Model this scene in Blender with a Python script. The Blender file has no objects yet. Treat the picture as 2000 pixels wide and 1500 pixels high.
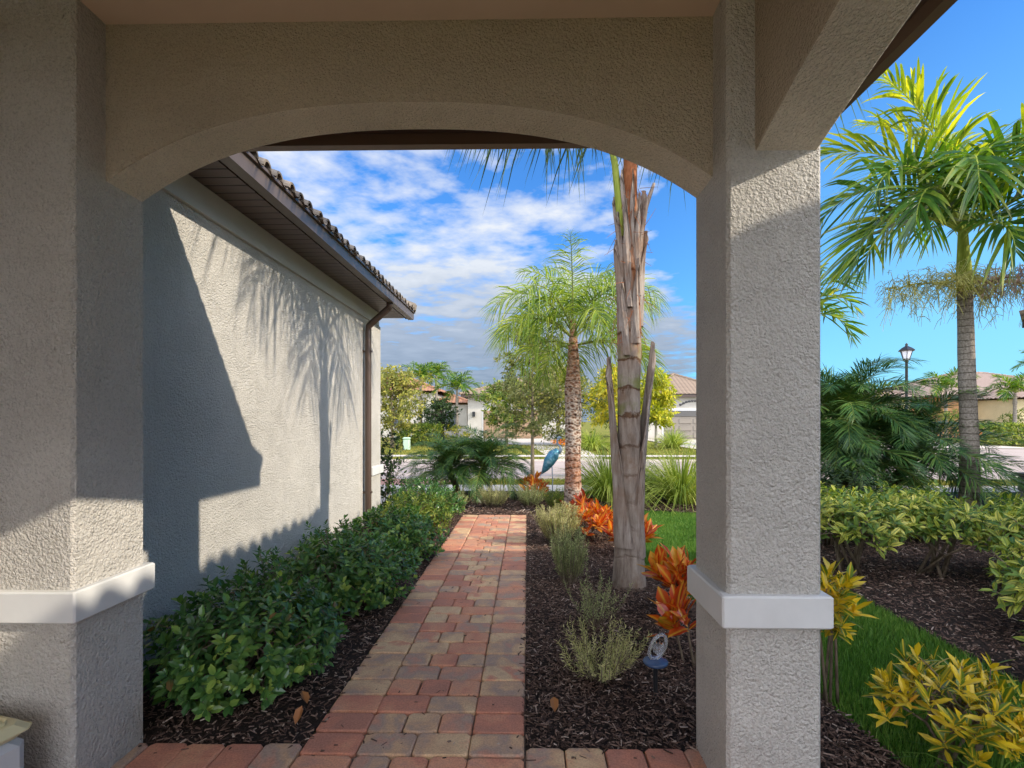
import bpy, math, random
import numpy as np
from mathutils import Vector, Matrix

R = math.radians
rng = np.random.default_rng(11)
random.seed(5)
scene = bpy.context.scene
COL = scene.collection
UP = np.array([0., 0., 1.])

# ------------------------------------------------------------------ mesh builder
class MB:
    def __init__(self):
        self.v = []; self.f = []; self.a = []; self.n = 0
    def add(self, V, F, mi=0, attr=None):
        V = np.asarray(V, float).reshape(-1, 3)
        if not isinstance(F, np.ndarray):
            groups = {}
            for f in F: groups.setdefault(len(f), []).append(f)
            arrs = [np.array(g, int) for g in groups.values()]
        else:
            arrs = [F]
        for arr in arrs:
            self.f.append((arr + self.n, mi))
        self.v.append(V)
        self.a.append(np.zeros((len(V), 3)) if attr is None else np.asarray(attr, float))
        self.n += len(V)
    def box(self, x0, x1, y0, y1, z0, z1, mi=0):
        V = [(x0,y0,z0),(x1,y0,z0),(x1,y1,z0),(x0,y1,z0),(x0,y0,z1),(x1,y0,z1),(x1,y1,z1),(x0,y1,z1)]
        self.add(V, np.array([(3,2,1,0),(4,5,6,7),(0,1,5,4),(1,2,6,5),(2,3,7,6),(3,0,4,7)]), mi)
    def bbox(self, x0, x1, y0, y1, z0, z1, b=0.01, mi=0):
        """box with chamfered vertical and top/bottom edges"""
        def ring(i, z):
            return [(x0+b+i,y0+i,z),(x1-b-i,y0+i,z),(x1-i,y0+b+i,z),(x1-i,y1-b-i,z),(x1-b-i,y1-i,z),(x0+b+i,y1-i,z),(x0+i,y1-b-i,z),(x0+i,y0+b+i,z)]
        V = ring(b,z0)+ring(0,z0+b)+ring(0,z1-b)+ring(b,z1)
        F = [tuple(reversed(range(8))), tuple(range(24,32))]
        for k in range(3):
            for i in range(8):
                j=(i+1)%8
                F.append((k*8+i,k*8+j,k*8+8+j,k*8+8+i))
        self.add(V, F, mi)
    def sheet(self, pts, z, mi=0):
        V = [(p[0],p[1],z) for p in pts]
        self.add(V, [tuple(range(len(V)))], mi)
    def tube(self, pts, rad, n=8, mi=0, cap=True):
        P = np.asarray(pts, float); m = len(P)
        rad = np.broadcast_to(np.asarray(rad, float), (m,))
        T = np.gradient(P, axis=0); T /= np.linalg.norm(T, axis=1)[:,None]+1e-9
        ref = np.array([1.,0,0]) if abs(T[0,2])>.8 else UP
        a = np.linspace(0, 2*np.pi, n, endpoint=False)
        V = []
        N = np.cross(T[0], ref); N /= np.linalg.norm(N)
        for i in range(m):
            N = N - T[i]*np.dot(N,T[i]); N /= np.linalg.norm(N)+1e-9
            B = np.cross(T[i], N)
            V.append(P[i] + rad[i]*(np.cos(a)[:,None]*N + np.sin(a)[:,None]*B))
        V = np.concatenate(V)
        F = [(i*n+k, i*n+(k+1)%n, (i+1)*n+(k+1)%n, (i+1)*n+k) for i in range(m-1) for k in range(n)]
        if cap: F += [tuple(reversed(range(n))), tuple(range((m-1)*n, m*n))]
        self.add(V, F, mi)
    def lathe(self, prof, c=(0,0,0), n=16, mi=0, wob=0.0):
        a = np.linspace(0, 2*np.pi, n, endpoint=False)
        V = []
        for r,z in prof:
            rr = r*(1+wob*rng.normal(size=n)*.5)
            V.append(np.stack([c[0]+rr*np.cos(a), c[1]+rr*np.sin(a), np.full(n, c[2]+z)],1))
        V = np.concatenate(V); m=len(prof)
        F = [(i*n+k, i*n+(k+1)%n, (i+1)*n+(k+1)%n, (i+1)*n+k) for i in range(m-1) for k in range(n)]
        F += [tuple(reversed(range(n))), tuple(range((m-1)*n, m*n))]
        self.add(V, F, mi)
    def build(self, name, mats, parent=None, smooth=False, local=False, kind=None):
        me = bpy.data.meshes.new(name)
        V = np.concatenate(self.v) if self.v else np.zeros((0,3))
        if parent is not None and not local:
            off = np.zeros(3); p = parent
            while p is not None:
                off += np.array(p.location); p = p.parent
            V = V - off
        me.vertices.add(len(V)); me.vertices.foreach_set('co', V.ravel())
        nl = sum(a.size for a,_ in self.f); npol = sum(len(a) for a,_ in self.f)
        me.loops.add(nl); me.polygons.add(npol)
        me.loops.foreach_set('vertex_index', np.concatenate([a.ravel() for a,_ in self.f]).astype(np.int32))
        ls=[]; mi=[]; o=0
        for a,m in self.f:
            k=a.shape[1]; ls.append(o+np.arange(len(a))*k); o+=a.size; mi.append(np.full(len(a),m))
        me.polygons.foreach_set('loop_start', np.concatenate(ls).astype(np.int32))
        me.polygons.foreach_set('material_index', np.concatenate(mi).astype(np.int32))
        me.polygons.foreach_set('use_smooth', np.full(npol, smooth))
        at = me.attributes.new('leaf', 'FLOAT_VECTOR', 'POINT')
        at.data.foreach_set('vector', np.concatenate(self.a).ravel())
        me.update(calc_edges=True); me.validate()
        if not isinstance(mats,(list,tuple)): mats=[mats]
        for m in mats: me.materials.append(m)
        o = bpy.data.objects.new(name, me); COL.objects.link(o)
        if parent is not None: o.parent = parent
        if kind: o['kind']=kind
        return o

def empty(name, loc=(0,0,0), rz=0):
    o = bpy.data.objects.new(name, None); o.empty_display_size=.2
    o.location=loc; o.rotation_euler=(0,0,rz); COL.objects.link(o); return o
def tag(o, label, cat, group=None):
    o['label']=label; o['category']=cat
    if group: o['group']=group
    return o
def thing(name, label, cat, loc=(0,0,0), rz=0, group=None):
    return tag(empty(name, loc, rz), label, cat, group)
def copy_tree(o, parent=None):
    c=o.copy(); COL.objects.link(c); c.parent=parent
    for ch in list(o.children): copy_tree(ch, c)
    return c
def dup(root, loc, rz, label, sc=1.0, scz=None):
    c=copy_tree(root); c.location=loc; c.rotation_euler=(0,0,rz)
    c.scale=(sc,sc,scz or sc); c['label']=label; return c

# ------------------------------------------------------------------ materials
class NT:
    def __init__(self, name):
        self.m=bpy.data.materials.new(name); self.m.use_nodes=True
        self.t=self.m.node_tree; self.t.nodes.clear()
        self.out=self.t.nodes.new('ShaderNodeOutputMaterial')
    def n(self, typ, **kw):
        nd=self.t.nodes.new(typ)
        for k,v in kw.items():
            if k.startswith('i_'):
                nd.inputs[k[2:].replace('_',' ')].default_value=v
            else: setattr(nd,k,v)
        return nd
    def l(self,a,b): self.t.links.new(a,b)
    def ramp(self, fac, stops, interp='LINEAR'):
        r=self.n('ShaderNodeValToRGB'); r.color_ramp.interpolation=interp
        e=r.color_ramp.elements
        while len(e)<len(stops): e.new(.5)
        for i,(p,c) in enumerate(stops):
            e[i].position=p; e[i].color=tuple(c)+((1,) if len(c)==3 else ())
        self.l(fac,r.inputs[0]); return r.outputs[0]
    def noise(self, scale, detail=4, rough=.5, vec=None, dist=0):
        nd=self.n('ShaderNodeTexNoise'); nd.inputs['Scale'].default_value=scale
        nd.inputs['Detail'].default_value=detail; nd.inputs['Roughness'].default_value=rough
        nd.inputs['Distortion'].default_value=dist
        if vec is not None: self.l(vec, nd.inputs['Vector'])
        return nd.outputs[0]
    def coord(self, which='Object', scale=None, loc=None):
        c=self.n('ShaderNodeTexCoord').outputs[which]
        if scale is None and loc is None: return c
        mp=self.n('ShaderNodeMapping')
        if scale: mp.inputs['Scale'].default_value=scale
        if loc: mp.inputs['Location'].default_value=loc
        self.l(c,mp.inputs['Vector']); return mp.outputs[0]
    def math(self, op, a, b=None, c=None):
        nd=self.n('ShaderNodeMath', operation=op)
        for i,x in enumerate((a,b,c)):
            if x is None: continue
            if isinstance(x,(int,float)): nd.inputs[i].default_value=x
            else: self.l(x, nd.inputs[i])
        return nd.outputs[0]
    def mix(self, fac, a, b, mode='MIX'):
        nd=self.n('ShaderNodeMix', data_type='RGBA', blend_type=mode)
        for i,x in ((0,fac),(6,a),(7,b)):
            if isinstance(x,(int,float)): nd.inputs[i].default_value=x
            elif isinstance(x,tuple): nd.inputs[i].default_value=x+(1,)
            else: self.l(x, nd.inputs[i])
        return nd.outputs[2]
    def bump(self, h, strength=.5, dist=.01):
        b=self.n('ShaderNodeBump'); b.inputs['Strength'].default_value=strength
        b.inputs['Distance'].default_value=dist; self.l(h,b.inputs['Height']); return b.outputs[0]
    def pbr(self, col, rough=.8, spec=.3, normal=None, metal=0):
        p=self.n('ShaderNodeBsdfPrincipled')
        if isinstance(col,tuple): p.inputs['Base Color'].default_value=col+(1,)
        else: self.l(col,p.inputs['Base Color'])
        if isinstance(rough,(int,float)): p.inputs['Roughness'].default_value=rough
        else: self.l(rough,p.inputs['Roughness'])
        p.inputs['Specular IOR Level'].default_value=spec
        p.inputs['Metallic'].default_value=metal
        if normal is not None: self.l(normal,p.inputs['Normal'])
        return p.outputs[0]
    def done(self, s):
        self.l(s,self.out.inputs[0]); return self.m

def sc3(c,k): return tuple(min(1,x*k) for x in c)

def m_stucco(name, col, bs=.9, fine=1.0):
    t=NT(name); co=t.coord()
    wv=t.n('ShaderNodeTexNoise'); wv.inputs['Scale'].default_value=60; wv.inputs['Detail'].default_value=3; t.l(co,wv.inputs['Vector'])
    vm=t.n('ShaderNodeVectorMath',operation='MULTIPLY_ADD'); vm.inputs[1].default_value=(.022,.022,.022); t.l(wv.outputs['Color'],vm.inputs[0]); t.l(co,vm.inputs[2])
    vo=t.n('ShaderNodeTexVoronoi',feature='F1'); vo.inputs['Scale'].default_value=82*fine; t.l(vm.outputs[0],vo.inputs['Vector'])
    n1=t.noise(150*fine,4,.65,co); n2=t.noise(48*fine,4,.6,co)
    h=t.math('ADD', t.math('MULTIPLY',t.math('SUBTRACT',1.0,vo.outputs['Distance']),.55), t.math('ADD',t.math('MULTIPLY',n1,.55),t.math('MULTIPLY',n2,.55)))
    big=t.noise(1.1,4,.6,co)
    c=t.mix(t.math('MULTIPLY',t.ramp(big,[(.3,(0,0,0)),(.7,(1,1,1))]),1.0), sc3(col,.90), sc3(col,1.06))
    pit=t.ramp(n1,[(.32,(.74,.74,.74)),(.50,(1,1,1))])
    c=t.mix(1.0,c,pit,'MULTIPLY')
    # faint damp grime near the ground
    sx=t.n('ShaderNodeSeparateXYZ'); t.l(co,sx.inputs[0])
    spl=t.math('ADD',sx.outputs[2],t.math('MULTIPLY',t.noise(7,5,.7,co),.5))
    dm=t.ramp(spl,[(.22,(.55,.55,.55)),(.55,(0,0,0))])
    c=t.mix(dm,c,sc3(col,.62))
    st=t.noise(1.0,5,.65,t.coord('Object',(5,5,.55)))
    c=t.mix(t.ramp(st,[(.56,(0,0,0)),(.75,(.32,.32,.32))]),c,sc3(col,.72))
    trow=t.noise(5,4,.6,co,.8); h=t.math('MULTIPLY',h,t.math('MULTIPLY_ADD',trow,.8,.35))
    return t.done(t.pbr(c,.95,.05,t.bump(h,min(1,bs),.026)))

def m_paint(name, col, rough=.5, spec=.4, grime=.12, bscale=60, metal=0):
    t=NT(name); co=t.coord()
    n=t.noise(5,5,.6,co); f=t.noise(bscale,3,.5,co)
    c=t.mix(n, sc3(col,1-grime), sc3(col,1+grime))
    return t.done(t.pbr(c, t.math('MULTIPLY_ADD',n,.2,rough-.1), spec, t.bump(f,.12,.004), metal))

def m_leaf(name, cols, trans=.35, rough=.42, vein=None, edge=None, clump=1.2, tipcol=None, spec=.35, tmul=(1.25,1.3,.55)):
    t=NT(name)
    g=t.n('ShaderNodeNewGeometry'); rnd=g.outputs['Random Per Island']
    co=t.coord('Object'); cl=t.noise(clump,3,.6,co)
    k=t.math('ADD', t.math('MULTIPLY',rnd,.75), t.math('MULTIPLY',t.math('SUBTRACT',cl,.5),1.1))
    k=t.math('ADD',k,.12)
    c=t.ramp(k, cols)
    at=t.n('ShaderNodeAttribute', attribute_name='leaf')
    sx=t.n('ShaderNodeSeparateXYZ'); t.l(at.outputs['Vector'],sx.inputs[0])
    if vein is not None:
        vm=t.ramp(sx.outputs[1],[(.0,(1,1,1)),(.35,(0,0,0))])
        c=t.mix(vm,c,vein)
    if edge is not None:
        em=t.ramp(sx.outputs[1],[(.45,(0,0,0)),(1,(1,1,1))])
        c=t.mix(em,c,edge)
    if tipcol is not None:
        tm=t.ramp(sx.outputs[0],[(.7,(0,0,0)),(1,(1,1,1))])
        c=t.mix(t.math('MULTIPLY',tm,.8),c,tipcol)
    p=t.pbr(c,rough,spec)
    tr=t.n('ShaderNodeBsdfTranslucent'); t.l(t.mix(1.0,c,tuple(tmul),'MULTIPLY'),tr.inputs[0])
    mx=t.n('ShaderNodeMixShader'); mx.inputs[0].default_value=trans
    t.l(p,mx.inputs[1]); t.l(tr.outputs[0],mx.inputs[2])
    return t.done(mx.outputs[0])

def m_bark(name, c1, c2, scale=(14,14,3), bs=.8, rings=None, ringcol=None):
    t=NT(name); co=t.coord('Object',scale); n=t.noise(1.6,6,.65,co); 
    c=t.ramp(n,[(.3,c1),(.62,c2),(.8,sc3(c2,1.35))]); h=n
    if rings:
        o=t.coord('Object'); sx=t.n('ShaderNodeSeparateXYZ'); t.l(o,sx.inputs[0])
        nz=t.noise(3,3,.5,o)
        z=t.math('ADD',t.math('MULTIPLY',sx.outputs[2],rings),t.math('MULTIPLY',nz,1.1))
        fr=t.math('FRACT',z)
        rm=t.ramp(fr,[(0,(0,0,0)),(.1,(1,1,1)),(.9,(1,1,1)),(1,(0,0,0))])
        c=t.mix(rm, ringcol or sc3(c1,.5), c)
        h=t.math('ADD',t.math('MULTIPLY',n,.6),t.math('MULTIPLY',rm,.6))
    return t.done(t.pbr(c,.9,.15,t.bump(h,bs,.012)))

STUCCO_PORCH_BOUNCE = m_stucco('stucco_porch_bounce',(.61,.515,.39),1.1)  # wall stucco made browner; warm bounce light put into the colour
STUCCO_SOFFIT_LIT= m_stucco('stucco_arch_soffit_lit',(.93,.85,.72),1.0)  # same stucco made paler; light on the arch underside put into the colour
STUCCO_WALL  = m_stucco('stucco_wall',(.69,.65,.59),1.0,1.0)
STUCCO_FAR   = m_stucco('stucco_far',(.47,.435,.375),.25)
STUCCO_CREAM = m_stucco('stucco_cream',(.62,.50,.30),.25)
STUCCO_RUST  = m_stucco('stucco_rust',(.50,.27,.13),.25)
TRIM   = m_paint('trim_white',(.64,.635,.62),.65,.2,.16,24)
CEIL   = m_paint('ceiling_paint',(.70,.57,.46),.8,.2,.06,90)
BROWN  = m_paint('brown_aluminium',(.085,.055,.042),.4,.45,.12)
TAUPE  = m_paint('taupe_gutter',(.115,.085,.068),.4,.45,.1)
FRIEZE = m_paint('frieze_board',(.52,.50,.46),.6,.3,.08)
PBROWN_LIT = m_paint('porch_brown_aluminium_lit',(.19,.125,.085),.45,.4,.1)  # eave brown lightened; bounce light on the bar put into its colour
DARK   = m_paint('dark_void',(.02,.018,.016),.8,.1,.1)
BLACKM = m_paint('black_metal',(.02,.02,.022),.4,.5,.2)

def m_soffit():
    t=NT('vented_soffit'); co=t.coord(); sx=t.n('ShaderNodeSeparateXYZ'); t.l(co,sx.inputs[0])
    fr=t.math('FRACT',t.math('MULTIPLY',sx.outputs[1],9.0))
    gm=t.ramp(fr,[(0,(0,0,0)),(.05,(.1,.1,.1)),(.12,(1,1,1)),(.9,(1,1,1)),(1,(.35,.35,.35))])
    c=t.mix(gm,(.02,.014,.012),(.125,.088,.078))
    return t.done(t.pbr(c,.45,.4,t.bump(gm,.9,.012)))
SOFFIT=m_soffit()

def m_tile(name, cols):
    t=NT(name); g=t.n('ShaderNodeNewGeometry'); co=t.coord()
    n=t.noise(7,5,.65,co)
    k=t.math('ADD',t.math('MULTIPLY',g.outputs['Random Per Island'],.6),t.math('MULTIPLY',n,.45))
    return t.done(t.pbr(t.ramp(k,cols),.85,.2,t.bump(t.noise(40,4,.6,co),.4,.006)))
TILE = m_tile('barrel_tile',[(.1,(.07,.058,.046)),(.35,(.17,.14,.11)),(.6,(.25,.205,.16)),(.8,(.12,.10,.085)),(1,(.33,.27,.21))])

def m_fartile(name,c1,c2,axis_freq=3.2):
    t=NT(name); co=t.coord(); n=t.noise(1.5,6,.7,co); n2=t.noise(18,3,.6,co)
    sx=t.n('ShaderNodeSeparateXYZ'); t.l(co,sx.inputs[0])
    fr=t.math('FRACT',t.math('MULTIPLY',sx.outputs[2],7.5))
    row=t.ramp(fr,[(0,(.45,.45,.45)),(.3,(1,1,1))])
    c=t.mix(t.math('ADD',t.math('MULTIPLY',n,.5),t.math('MULTIPLY',n2,.5)),c1,c2)
    c=t.mix(1.0,c,row,'MULTIPLY')
    return t.done(t.pbr(c,.85,.2,t.bump(row,.5,.03)))
FTILE_TAN=m_fartile('tile_tan',(.19,.135,.095),(.33,.24,.17))
FTILE_ORANGE=m_fartile('tile_orange',(.26,.12,.07),(.40,.21,.125))
FTILE_GREY=m_fartile('tile_greybrown',(.25,.17,.13),(.42,.31,.25))

def m_paver(name='concrete_paver'):
    t=NT(name); g=t.n('ShaderNodeNewGeometry'); r=g.outputs['Random Per Island']; co=t.coord()
    n=t.noise(5.5,3,.6,co,.3)
    k=t.math('ADD',t.math('MULTIPLY',r,.92),t.math('MULTIPLY',t.math('SUBTRACT',n,.5),.95))
    c=t.ramp(k,[(0,(.34,.155,.11)),(.15,(.42,.175,.115)),(.30,(.47,.235,.145)),(.42,(.38,.20,.145)),(.52,(.30,.215,.17)),(.62,(.42,.265,.165)),(.76,(.50,.35,.21)),(.88,(.43,.19,.125)),(1,(.31,.24,.19))])
    f=t.noise(120,4,.7,co); sp=t.noise(350,2,.5,co)
    c=t.mix(1.0,c,t.ramp(f,[(.25,(.86,.83,.78)),(.6,(1.50,1.43,1.33))]),'MULTIPLY')
    c=t.mix(t.ramp(t.noise(2.3,5,.7,co),[(.55,(0,0,0)),(.8,(.35,.35,.35))]),c,(.25,.22,.19))
    return t.done(t.pbr(c,.75,.3,t.bump(t.math('ADD',f,sp),.35,.003)))
PAVER=m_paver()

def m_ground(name,c1,c2,s1=3,s2=60,bs=.5,bd=.01,c3=None):
    t=NT(name); co=t.coord(); n=t.noise(s1,6,.65,co); f=t.noise(s2,4,.7,co)
    c=t.mix(t.ramp(n,[(.3,(0,0,0)),(.7,(1,1,1))]),c1,c2)
    c=t.mix(1.0,c,t.ramp(f,[(.25,(.55,.55,.55)),(.7,(1.15,1.15,1.15))]),'MULTIPLY')
    if c3: c=t.mix(t.ramp(t.noise(.35,4,.6,co),[(.5,(0,0,0)),(.68,(.8,.8,.8))]),c,c3)
    return t.done(t.pbr(c,.92,.15,t.bump(f,bs,bd)))
G_SOIL=m_ground('soil',(.035,.026,.02),(.05,.035,.028),4,50,.8,.02)
G_SAND=m_ground('joint_sand',(.19,.14,.105),(.31,.24,.185),5,90)
G_LAWN=m_ground('lawn_base',(.06,.12,.02),(.09,.16,.025),1.2,90,.9,.03)
G_FARLAWN=m_ground('far_lawn',(.14,.16,.022),(.24,.22,.035),.5,40,.9,.03,(.30,.23,.06))
G_ROAD=m_ground('road_surface',(.40,.315,.265),(.52,.42,.36),.45,60,.3,.004)
G_WALK=m_ground('sidewalk_concrete',(.55,.48,.40),(.65,.57,.48),1.5,70,.2,.003)
G_APRON=m_ground('apron_pavers',(.40,.20,.15),(.50,.28,.21),3,25,.4,.006)

def m_mulch():
    t=NT('wood_mulch'); g=t.n('ShaderNodeNewGeometry'); co=t.coord()
    c=t.ramp(g.outputs['Random Per Island'],[(0,(.03,.018,.013)),(.3,(.075,.043,.031)),(.65,(.135,.08,.058)),(.9,(.24,.155,.115)),(1,(.46,.36,.29))])
    return t.done(t.pbr(c,.8,.3,t.bump(t.noise(150,3,.6,co),.4,.003)))
MULCH=m_mulch()

L_GRASS=m_leaf('grass_blade',[(.1,(.055,.15,.02)),(.5,(.11,.25,.035)),(.9,(.22,.34,.06))],.3,.5)
L_GRASSLIT=m_leaf('grass_blade_sunlit',[(.1,(.10,.13,.018)),(.5,(.20,.21,.03)),(.9,(.33,.27,.06))],.3,.6)  # yellower copy of the lawn blades, sunlight put into the colour
L_HEDGE=m_leaf('indian_hawthorn_leaf',[(.02,(.16,.10,.035)),(.06,(.04,.105,.032)),(.45,(.08,.19,.05)),(.75,(.14,.27,.06)),(.95,(.36,.47,.09))],.30,.24,vein=None,clump=3.0,spec=.5)
L_VARIEG=m_leaf('variegated_leaf',[(.1,(.05,.12,.025)),(.35,(.17,.26,.04)),(.6,(.45,.46,.06)),(.9,(.78,.68,.16))],.3,.4,vein=(.14,.22,.04),clump=2.5)
L_CROTON_O=m_leaf('croton_orange',[(.05,(.20,.03,.015)),(.3,(.55,.06,.012)),(.55,(.72,.16,.015)),(.75,(.75,.33,.02)),(.95,(.42,.36,.03))],.35,.3,vein=(.75,.42,.05),edge=(.62,.08,.012),clump=5,spec=.5,tmul=(1.3,1.0,.5))
L_CROTON_Y=m_leaf('croton_yellow',[(.05,(.05,.12,.015)),(.32,(.16,.24,.02)),(.55,(.60,.44,.015)),(.8,(.80,.56,.02)),(.97,(.58,.22,.015))],.3,.32,vein=(.74,.52,.03),clump=4,spec=.5,tmul=(1.2,1.05,.4))
L_PALM=m_leaf('palm_leaflet',[(.1,(.025,.075,.014)),(.45,(.06,.15,.02)),(.8,(.18,.27,.03)),(1,(.42,.42,.045))],.42,.32,tipcol=(.24,.22,.05),clump=1.6,spec=.5,tmul=(1.6,1.55,.3))
L_PALM_LIT=m_leaf('palm_leaflet_sunlit',[(.1,(.08,.15,.015)),(.4,(.20,.27,.02)),(.75,(.48,.48,.03)),(1,(.68,.60,.06))],.45,.32,clump=1.6,spec=.5,tmul=(1.4,1.35,.3))  # for the upper fronds: their sunlit yellow put into the leaf colour
L_QUEEN=m_leaf('queen_palm_leaflet',[(.1,(.08,.15,.03)),(.45,(.21,.31,.045)),(.8,(.42,.47,.065)),(1,(.58,.56,.10))],.4,.4,clump=1.3,spec=.4,tmul=(1.4,1.4,.4))
L_BIGP=m_leaf('tall_palm_leaflet',[(.1,(.05,.09,.05)),(.5,(.10,.16,.08)),(.9,(.20,.26,.13))],.35,.4,clump=1.3)
L_PYGMY=m_leaf('date_palm_leaflet',[(.1,(.03,.085,.028)),(.5,(.075,.17,.045)),(.85,(.18,.28,.06)),(1,(.36,.40,.09))],.3,.35,clump=2.2,spec=.45)
L_OAK=m_leaf('oak_leaf',[(.1,(.09,.11,.035)),(.5,(.20,.21,.06)),(.9,(.38,.34,.12))],.3,.45,clump=2)
L_YELLOW=m_leaf('yellow_tree_leaf',[(.08,(.16,.22,.03)),(.4,(.38,.38,.04)),(.75,(.66,.54,.04)),(.95,(.80,.68,.08))],.4,.45,clump=1.2,tmul=(1.2,1.15,.4))
L_SAGE=m_leaf('sage_leaf',[(.1,(.34,.36,.14)),(.5,(.56,.53,.24)),(.9,(.74,.66,.38))],.25,.6,clump=5)
L_SAGEG=m_leaf('sage_green_leaf',[(.1,(.19,.24,.10)),(.5,(.36,.40,.17)),(.9,(.54,.53,.28))],.25,.6,clump=5)
L_ORN=m_leaf('ornamental_grass_blade',[(.1,(.13,.20,.03)),(.5,(.32,.40,.06)),(.9,(.60,.60,.17))],.35,.45,clump=2)
L_FAR=m_leaf('far_shrub_leaf',[(.1,(.05,.10,.016)),(.5,(.14,.21,.03)),(.9,(.38,.38,.05))],.3,.5,clump=.8)
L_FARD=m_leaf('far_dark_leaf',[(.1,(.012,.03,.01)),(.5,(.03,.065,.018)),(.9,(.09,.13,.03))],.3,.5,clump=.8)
L_FAROLIVE=m_leaf('far_olive_leaf',[(.1,(.10,.12,.02)),(.5,(.24,.24,.045)),(.9,(.45,.38,.07))],.3,.5,clump=.8)
L_DEAD=m_leaf('fallen_leaf',[(.1,(.25,.07,.03)),(.5,(.35,.16,.05)),(.9,(.28,.10,.05))],.1,.6)

B_STEM=m_bark('shrub_stem',(.10,.075,.05),(.26,.20,.14),(30,30,8),.5)
B_PALMGREY=m_bark('ringed_palm_bark',(.13,.105,.08),(.34,.29,.235),(26,26,20),.8,rings=9.5,ringcol=(.10,.08,.06))
B_QUEEN=m_bark('mottled_palm_bark',(.16,.10,.07),(.42,.33,.27),(12,12,10),1.0,rings=9,ringcol=(.10,.05,.03))
B_OAK=m_bark('oak_bark',(.10,.075,.05),(.24,.19,.13),(16,16,4),.7)
B_PYG=m_bark('fibrous_date_bark',(.05,.03,.02),(.17,.10,.06),(25,25,12),1.0)
B_RACHIS=m_bark('palm_rachis',(.10,.13,.03),(.26,.28,.07),(8,8,3),.2)
# ------------------------------------------------------------------ foliage generators
def nrm(a): return a/(np.linalg.norm(a,axis=-1,keepdims=True)+1e-9)

def leaves(mb, P, D, N, L, W, fold=.25, droop=.2, mi=0, rich=False):
    """P base, D direction, N upper normal (arrays N,3); L, W arrays"""
    P=np.asarray(P); n=len(P)
    L=np.broadcast_to(L,(n,)); W=np.broadcast_to(W,(n,))
    D=nrm(D); S=nrm(np.cross(D,N)); N=np.cross(S,D)
    L_=L[:,None]; W_=W[:,None]
    def pt(t,s,w):  # along, side, local half width
        return P + D*L_*t + S*W_*.5*s*w + N*(abs(s)*w*W_*.5*fold) - N*(droop*L_*t*t)
    if not rich:
        V=np.stack([P, pt(.45,-1,1), pt(1,0,0), pt(.45,1,1)],1).reshape(-1,3)
        A=np.tile(np.array([(0,0,0),(.45,1,0),(1,0,0),(.45,1,0)]),(n,1))
        i=np.arange(n)[:,None]*4
        F=np.concatenate([i+np.array([[0,2,1]]), i+np.array([[0,3,2]])])
        mb.add(V,F,mi,A)
    else:
        V=np.stack([P, pt(.3,-1,.85),pt(.3,0,0),pt(.3,1,.85), pt(.68,-1,.9),pt(.68,0,0),pt(.68,1,.9), pt(1,0,0)],1).reshape(-1,3)
        A=np.tile(np.array([(0,0,0),(.3,1,0),(.3,0,0),(.3,1,0),(.68,1,0),(.68,0,0),(.68,1,0),(1,0,0)]),(n,1))
        i=np.arange(n)[:,None]*8
        mb.add(V,np.concatenate([i+np.array([[0,2,1]]),i+np.array([[0,3,2]]),i+np.array([[4,5,7]]),i+np.array([[5,6,7]])]),mi,A)
        off=mb.n-len(V)
        q=np.concatenate([i+np.array([[1,2,5,4]]),i+np.array([[2,3,6,5]])])+off
        mb.f.append((q,mi))

def rand_dirs(n, zmin=-1., zmax=1.):
    z=rng.uniform(zmin,zmax,n); a=rng.uniform(0,2*np.pi,n); r=np.sqrt(1-z*z)
    return np.stack([r*np.cos(a),r*np.sin(a),z],1)

def whorls(mb, T, AX, k, L, W, spread=(35,85), back=.06, fold=.25, droop=.2, mi=0, rich=False, jl=.45):
    """k leaves around each tip T with axis AX"""
    n=len(T)
    T=np.repeat(T,k,0); AX=nrm(np.repeat(AX,k,0))
    ref=np.where(np.abs(AX[:,2:3])>.9, np.array([[1.,0,0]]), UP[None])
    U=nrm(np.cross(AX,ref)); V=np.cross(AX,U)
    a=np.tile(np.arange(k)*2.4,n)+np.repeat(rng.uniform(0,6.28,n),k)+rng.normal(0,.25,n*k)
    f=np.tile(np.linspace(0,1,k),n)
    sp=np.radians(spread[0]+(spread[1]-spread[0])*f+rng.normal(0,8,n*k))
    rad=np.cos(a)[:,None]*U+np.sin(a)[:,None]*V
    D=np.cos(sp)[:,None]*AX+np.sin(sp)[:,None]*rad
    Nn=np.sin(sp)[:,None]*AX-np.cos(sp)[:,None]*rad
    P=T-AX*(back*f)[:,None]
    l=L*(1+rng.uniform(-jl,jl,n*k)); 
    leaves(mb,P,D,Nn,l,W*(l/L),fold,droop,mi,rich)

def shrub_tips(n, r, zc, lump=.18, zmin=-.35, inner=.35):
    d=rand_dirs(n,zmin,1)
    k=1+lump*np.sin(d[:,0]*5+rng.uniform(0,6))*np.cos(d[:,1]*6+rng.uniform(0,6))+rng.normal(0,.06,n)
    m=rng.random(n)<inner; k[m]*=rng.uniform(.45,.9,m.sum())
    return d*k[:,None]*np.array(r)+np.array([0,0,zc]), d

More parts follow.
